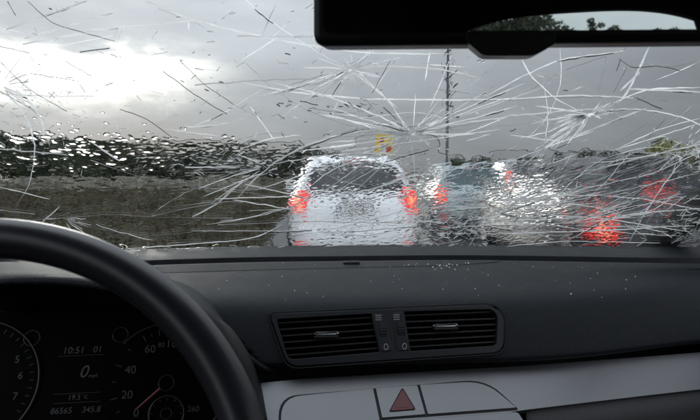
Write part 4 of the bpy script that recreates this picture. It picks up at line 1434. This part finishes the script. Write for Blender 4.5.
VF += scatter_crazing(420, 512, 194, 24, 13, 35, 35, 2, 9, .0010)
VF += scatter_crazing(330, 445, 230, 26, 12, 12, 30, 2, 10, .0009)
VF += scatter_crazing(200, 357, 160, 36, 6, 30, 50, 2, 7, .0009)
VF += scatter_crazing(120, 690, 158, 18, 12, 20, 40, 2, 9, .0011)
VF += scatter_crazing(120, 690, 228, 18, 9, 15, 30, 2, 10, .0009)
VF += scatter_crazing(220, 560, 210, 70, 22, 18, 18, 5, 26, .0007)
VF += scatter_crazing(160, 30, 110, 40, 30, 0, 60, 2, 9, .0007)
VF += scatter_crazing(260, 350, 60, 260, 50, 20, 50, 2, 10, .0006)
VF += scatter_crazing(120, 240, 160, 40, 10, 10, 30, 3, 10, .0007)
V, F = [], []
for v, f in VF:
    o_ = len(V); V += v.tolist(); F += [tuple(i + o_ for i in q) for q in f]
tag(mesh('crazing', V, F, M['crack'], ws), kind='stuff')
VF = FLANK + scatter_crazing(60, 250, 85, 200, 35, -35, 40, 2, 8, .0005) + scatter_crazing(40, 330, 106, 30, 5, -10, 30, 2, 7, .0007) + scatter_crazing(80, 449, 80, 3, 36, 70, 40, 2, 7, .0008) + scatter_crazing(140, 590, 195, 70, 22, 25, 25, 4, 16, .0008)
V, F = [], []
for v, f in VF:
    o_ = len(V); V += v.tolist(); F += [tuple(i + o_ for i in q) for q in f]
tag(mesh('dark_refl_crazing', V, F, M['crack_dark_refl'], ws), kind='stuff')  # splinters in the painted dark reflection colour

# ---- rain water on the outside: lens-shaped puddles and runs from a height field over the glass
STEP = .0015
fx = np.arange(-.74, .92, STEP)
ft = np.arange(.0, .86, STEP)
def field(lx, lt, ang, seed, lo=.55):
    """Band-limited random field with wavelengths lx, lt (m), turned by ang."""
    r = np.random.default_rng(seed)
    n = r.normal(size=(len(ft), len(fx)))
    ky = np.fft.fftfreq(len(ft), STEP)[:, None]
    kx = np.fft.fftfreq(len(fx), STEP)[None, :]
    c, s = math.cos(ang), math.sin(ang)
    u, v = (kx * c + ky * s) * lx, (-kx * s + ky * c) * lt
    k_ = np.sqrt(u * u + v * v)
    filt = np.exp(-((k_ - 1) / lo) ** 2)
    o_ = np.real(np.fft.ifft2(np.fft.fft2(n) * filt))
    return o_ / o_.std()
FXg, FTg = np.meshgrid(fx, ft)
gp = glass_pt(FXg, FTg)
gpx, gpy = project(gp.reshape(-1, 3))
gpx, gpy = gpx.reshape(FXg.shape), gpy.reshape(FXg.shape)
def blob(cx, cy, sx, sy, p=2):
    return np.exp(-(np.abs((gpx - cx) / sx) ** p + np.abs((gpy - cy) / sy) ** p))
drop = .75 * field(.0115, .0105, 0, 3, .5) + .66 * field(.020, .017, 0, 13, .5)
runs = .7 * field(.020, .0085, rad(20), 4, .6) + .72 * field(.032, .014, rad(28), 14, .6)
wavy = .7 * field(.013, .0095, rad(35), 5, .6) + .72 * field(.024, .018, rad(30), 15, .6)
big = field(.05, .05, 0, 6, .8)
# share of wet area by place on the glass
d_car = blob(368, 210, 100, 54, 4)
d_right = blob(600, 205, 150, 48, 4)
d_left = np.clip(blob(85, 153, 175, 21, 4) + .5 * blob(60, 125, 120, 20, 2) + .8 * blob(255, 158, 50, 18, 3), 0, 1)
d_sky = .0 + .22 * blob(413, 132, 60, 35, 2) + .25 * blob(448, 95, 12, 60, 2)
fine = field(.0062, .0052, rad(25), 21, .6)
long_ = field(.045, .013, rad(12), 22, .6)
# a thin continuous sheet of water that bends the view smoothly ...
m_sheet = np.clip(1.15 * np.maximum.reduce([d_car, d_right, blob(85, 160, 185, 18, 4), .8 * blob(255, 160, 50, 17, 3), .55 * blob(130, 205, 200, 45, 6), .4 * blob(395, 143, 45, 18, 4)]) - .15 + .07 * big, 0, 1)
m_sheet = m_sheet * m_sheet * (3 - 2 * m_sheet)
sheet = m_sheet * (.00026 + (.000023 + .000012 * d_right + .000008 * d_left) * wavy + .0000075 * fine * (1 + .8 * d_right) + .000022 * d_right * runs + .000016 * long_) - .000008
# ... and separate drops standing proud of it
thr_d = 3.5 - 2.35 * d_left - .55 * d_sky - .7 * big * (.2 + .8 * d_left)
thr_r = 3.9 - 2.5 * d_right
thr_w = 3.9 - 2.4 * d_car - 4.0 * d_sky + .8 * blob(357, 179, 46, 10, 4)
drops = np.maximum.reduce([(drop - thr_d) * .00030, (runs - thr_r) * .00026, (wavy - thr_w) * .00024, 0 * drop])
H = np.maximum(sheet, 0) + drops
H = np.where(H > 0, H, 0)
H = np.where((gpx > -60) & (gpx < 770) & (gpy > -40), H, 0)
H[0, :] = H[-1, :] = 0; H[:, 0] = H[:, -1] = 0
wet = H > 0
cell = wet[:-1, :-1] | wet[1:, :-1] | wet[:-1, 1:] | wet[1:, 1:]
# vertices: tops everywhere used, bottoms only where the water has depth (edges are shared)
used = np.zeros(H.shape, bool)
used[:-1, :-1] |= cell; used[1:, :-1] |= cell; used[:-1, 1:] |= cell; used[1:, 1:] |= cell
ti = -np.ones(H.shape, np.int64); ti[used] = np.arange(used.sum())
bi = ti.copy()
bi[wet] = used.sum() + np.arange(wet.sum())
BASE = .0006
top = glass_pt(FXg, FTg, 0.0)
nrm_ = np.array([0, math.sin(GS), math.cos(GS)])
Vt = (top + nrm_ * (BASE + H)[..., None])[used]
Vb = (top + nrm_ * BASE)[wet]
I, J = np.nonzero(cell)
qt = np.stack([ti[I, J], ti[I + 1, J], ti[I + 1, J + 1], ti[I, J + 1]], -1)
qb = np.stack([bi[I, J], bi[I, J + 1], bi[I + 1, J + 1], bi[I + 1, J]], -1)
quads = np.concatenate([qt, qb])
allv = np.concatenate([Vt, Vb])
me = bpy.data.meshes.new('raindrops')
me.vertices.add(len(allv)); me.vertices.foreach_set('co', allv.ravel())
me.loops.add(quads.size); me.loops.foreach_set('vertex_index', quads.ravel())
me.polygons.add(len(quads)); me.polygons.foreach_set('loop_start', np.arange(0, quads.size, 4))
me.polygons.foreach_set('use_smooth', np.concatenate([np.ones(len(qt), bool), np.zeros(len(qb), bool)]))
me.materials.append(M['water'])
me.update(calc_edges=True)
o = bpy.data.objects.new('raindrops', me); COL.objects.link(o)
tag(o, 'rain water drops and runs over the outside of the shattered windscreen', 'raindrops', None, 'stuff')

# ---- crumbs of glass on the dashboard
V, F = [], []
def crumb(px, py, s):
    # drop the crumb onto the pad along its ray
    r = ray(px, py)
    ds = np.linspace(.88, 1.2, 400)
    P = CAM + r * ds[:, None]
    prr = pr[18:60]
    yy = P[:, 1] - bow_at(P[:, 0], P[:, 1])
    idx = np.argsort(prr[:, 0])
    zz = Z(np.interp(yy, prr[idx, 0], prr[idx, 1]))
    hit = np.nonzero(P[:, 2] <= zz)[0]
    if not len(hit): return
    p_ = P[hit[0]]
    i = len(V)
    for k_ in range(6):
        d_ = [(1, 0, 0), (-.6, .7, 0), (-.5, -.8, 0), (.1, .1, .8), (-.2, .2, -.5), (.4, -.3, .5)][k_]
        V.append(p_ + (np.array(d_) + rng.normal(size=3) * .25) * s + np.array([0, 0, s * .3]))
    F.extend([(i + a_, i + b_, i + c_) for a_, b_, c_ in ((0, 1, 3), (1, 2, 3), (2, 5, 3), (5, 0, 3), (0, 4, 1), (1, 4, 2), (2, 4, 5), (5, 4, 0))])
for _ in range(26):
    crumb(rng.normal(440, 22), rng.uniform(263, 270), rng.uniform(.0012, .0028))
for _ in range(60):
    crumb(rng.uniform(215, 660), 263 + 38 * rng.random() ** 1.2, rng.uniform(.0008, .0017))
tag(mesh('glass_crumbs', V, F, M['shard']), 'tiny white crumbs of broken glass scattered on the dashboard', 'glass crumbs', None, 'stuff')

# ------------------------------------------------------------------ rear-view mirror
MD = .36
mc = at_depth(515, 12, MD)
mpt = at_depth(573, 14, MD)
tgt = np.array([XC, YR, ZT - .003])
din = (mpt - CAM) / np.linalg.norm(mpt - CAM)
dout = (tgt - mpt) / np.linalg.norm(tgt - mpt)
mn = dout - din; mn /= np.linalg.norm(mn)
rm = empty('rear_view_mirror', tuple(mc), 'black rear-view mirror reflecting the rear window and trees', 'mirror')
def mpx(px, py, off=0.0):
    return on_plane(px, py, mpt + mn * off, mn)
def mslab(name, pts, off, th, mat, bev, r, seg=3):
    return slab(name, [mpx(a_, b_, off) for a_, b_ in round_poly(pts, r, 7)], mn, th, mat, rm, bev, seg=seg)
M['housing'] = grain(principled('mirror_housing', (0.010, 0.010, 0.012), 0.38, spec=0.45), 500, .15, .0004)
mslab('housing', [(312, -70), (312, 46), (740, 41), (740, -72)], -.001, .032, M['housing'], .005, [26, 14, 22, 26])
mslab('lower_bulge', [(467, 42), (483, 55.8), (534, 55.8), (556, 43.5), (556, 30), (467, 30)], -.0006, .026, M['housing'], .002, [3, 5, 6, 4, 1, 1])
mslab('mirror_glass', [(323, -58), (323, 32.5), (728, 29), (728, -60)], .0012, .002, M['mirror'], 0, [20, 8, 10, 20])
stem0 = mpx(515, -20, -.03)
V, F = tube([stem0, stem0 + np.array([0, .05, .03]), stem0 + np.array([0, .09, .065])], [.014, .012, .018], 12)
mesh('stem', V, F, M['housing'], rm, True)
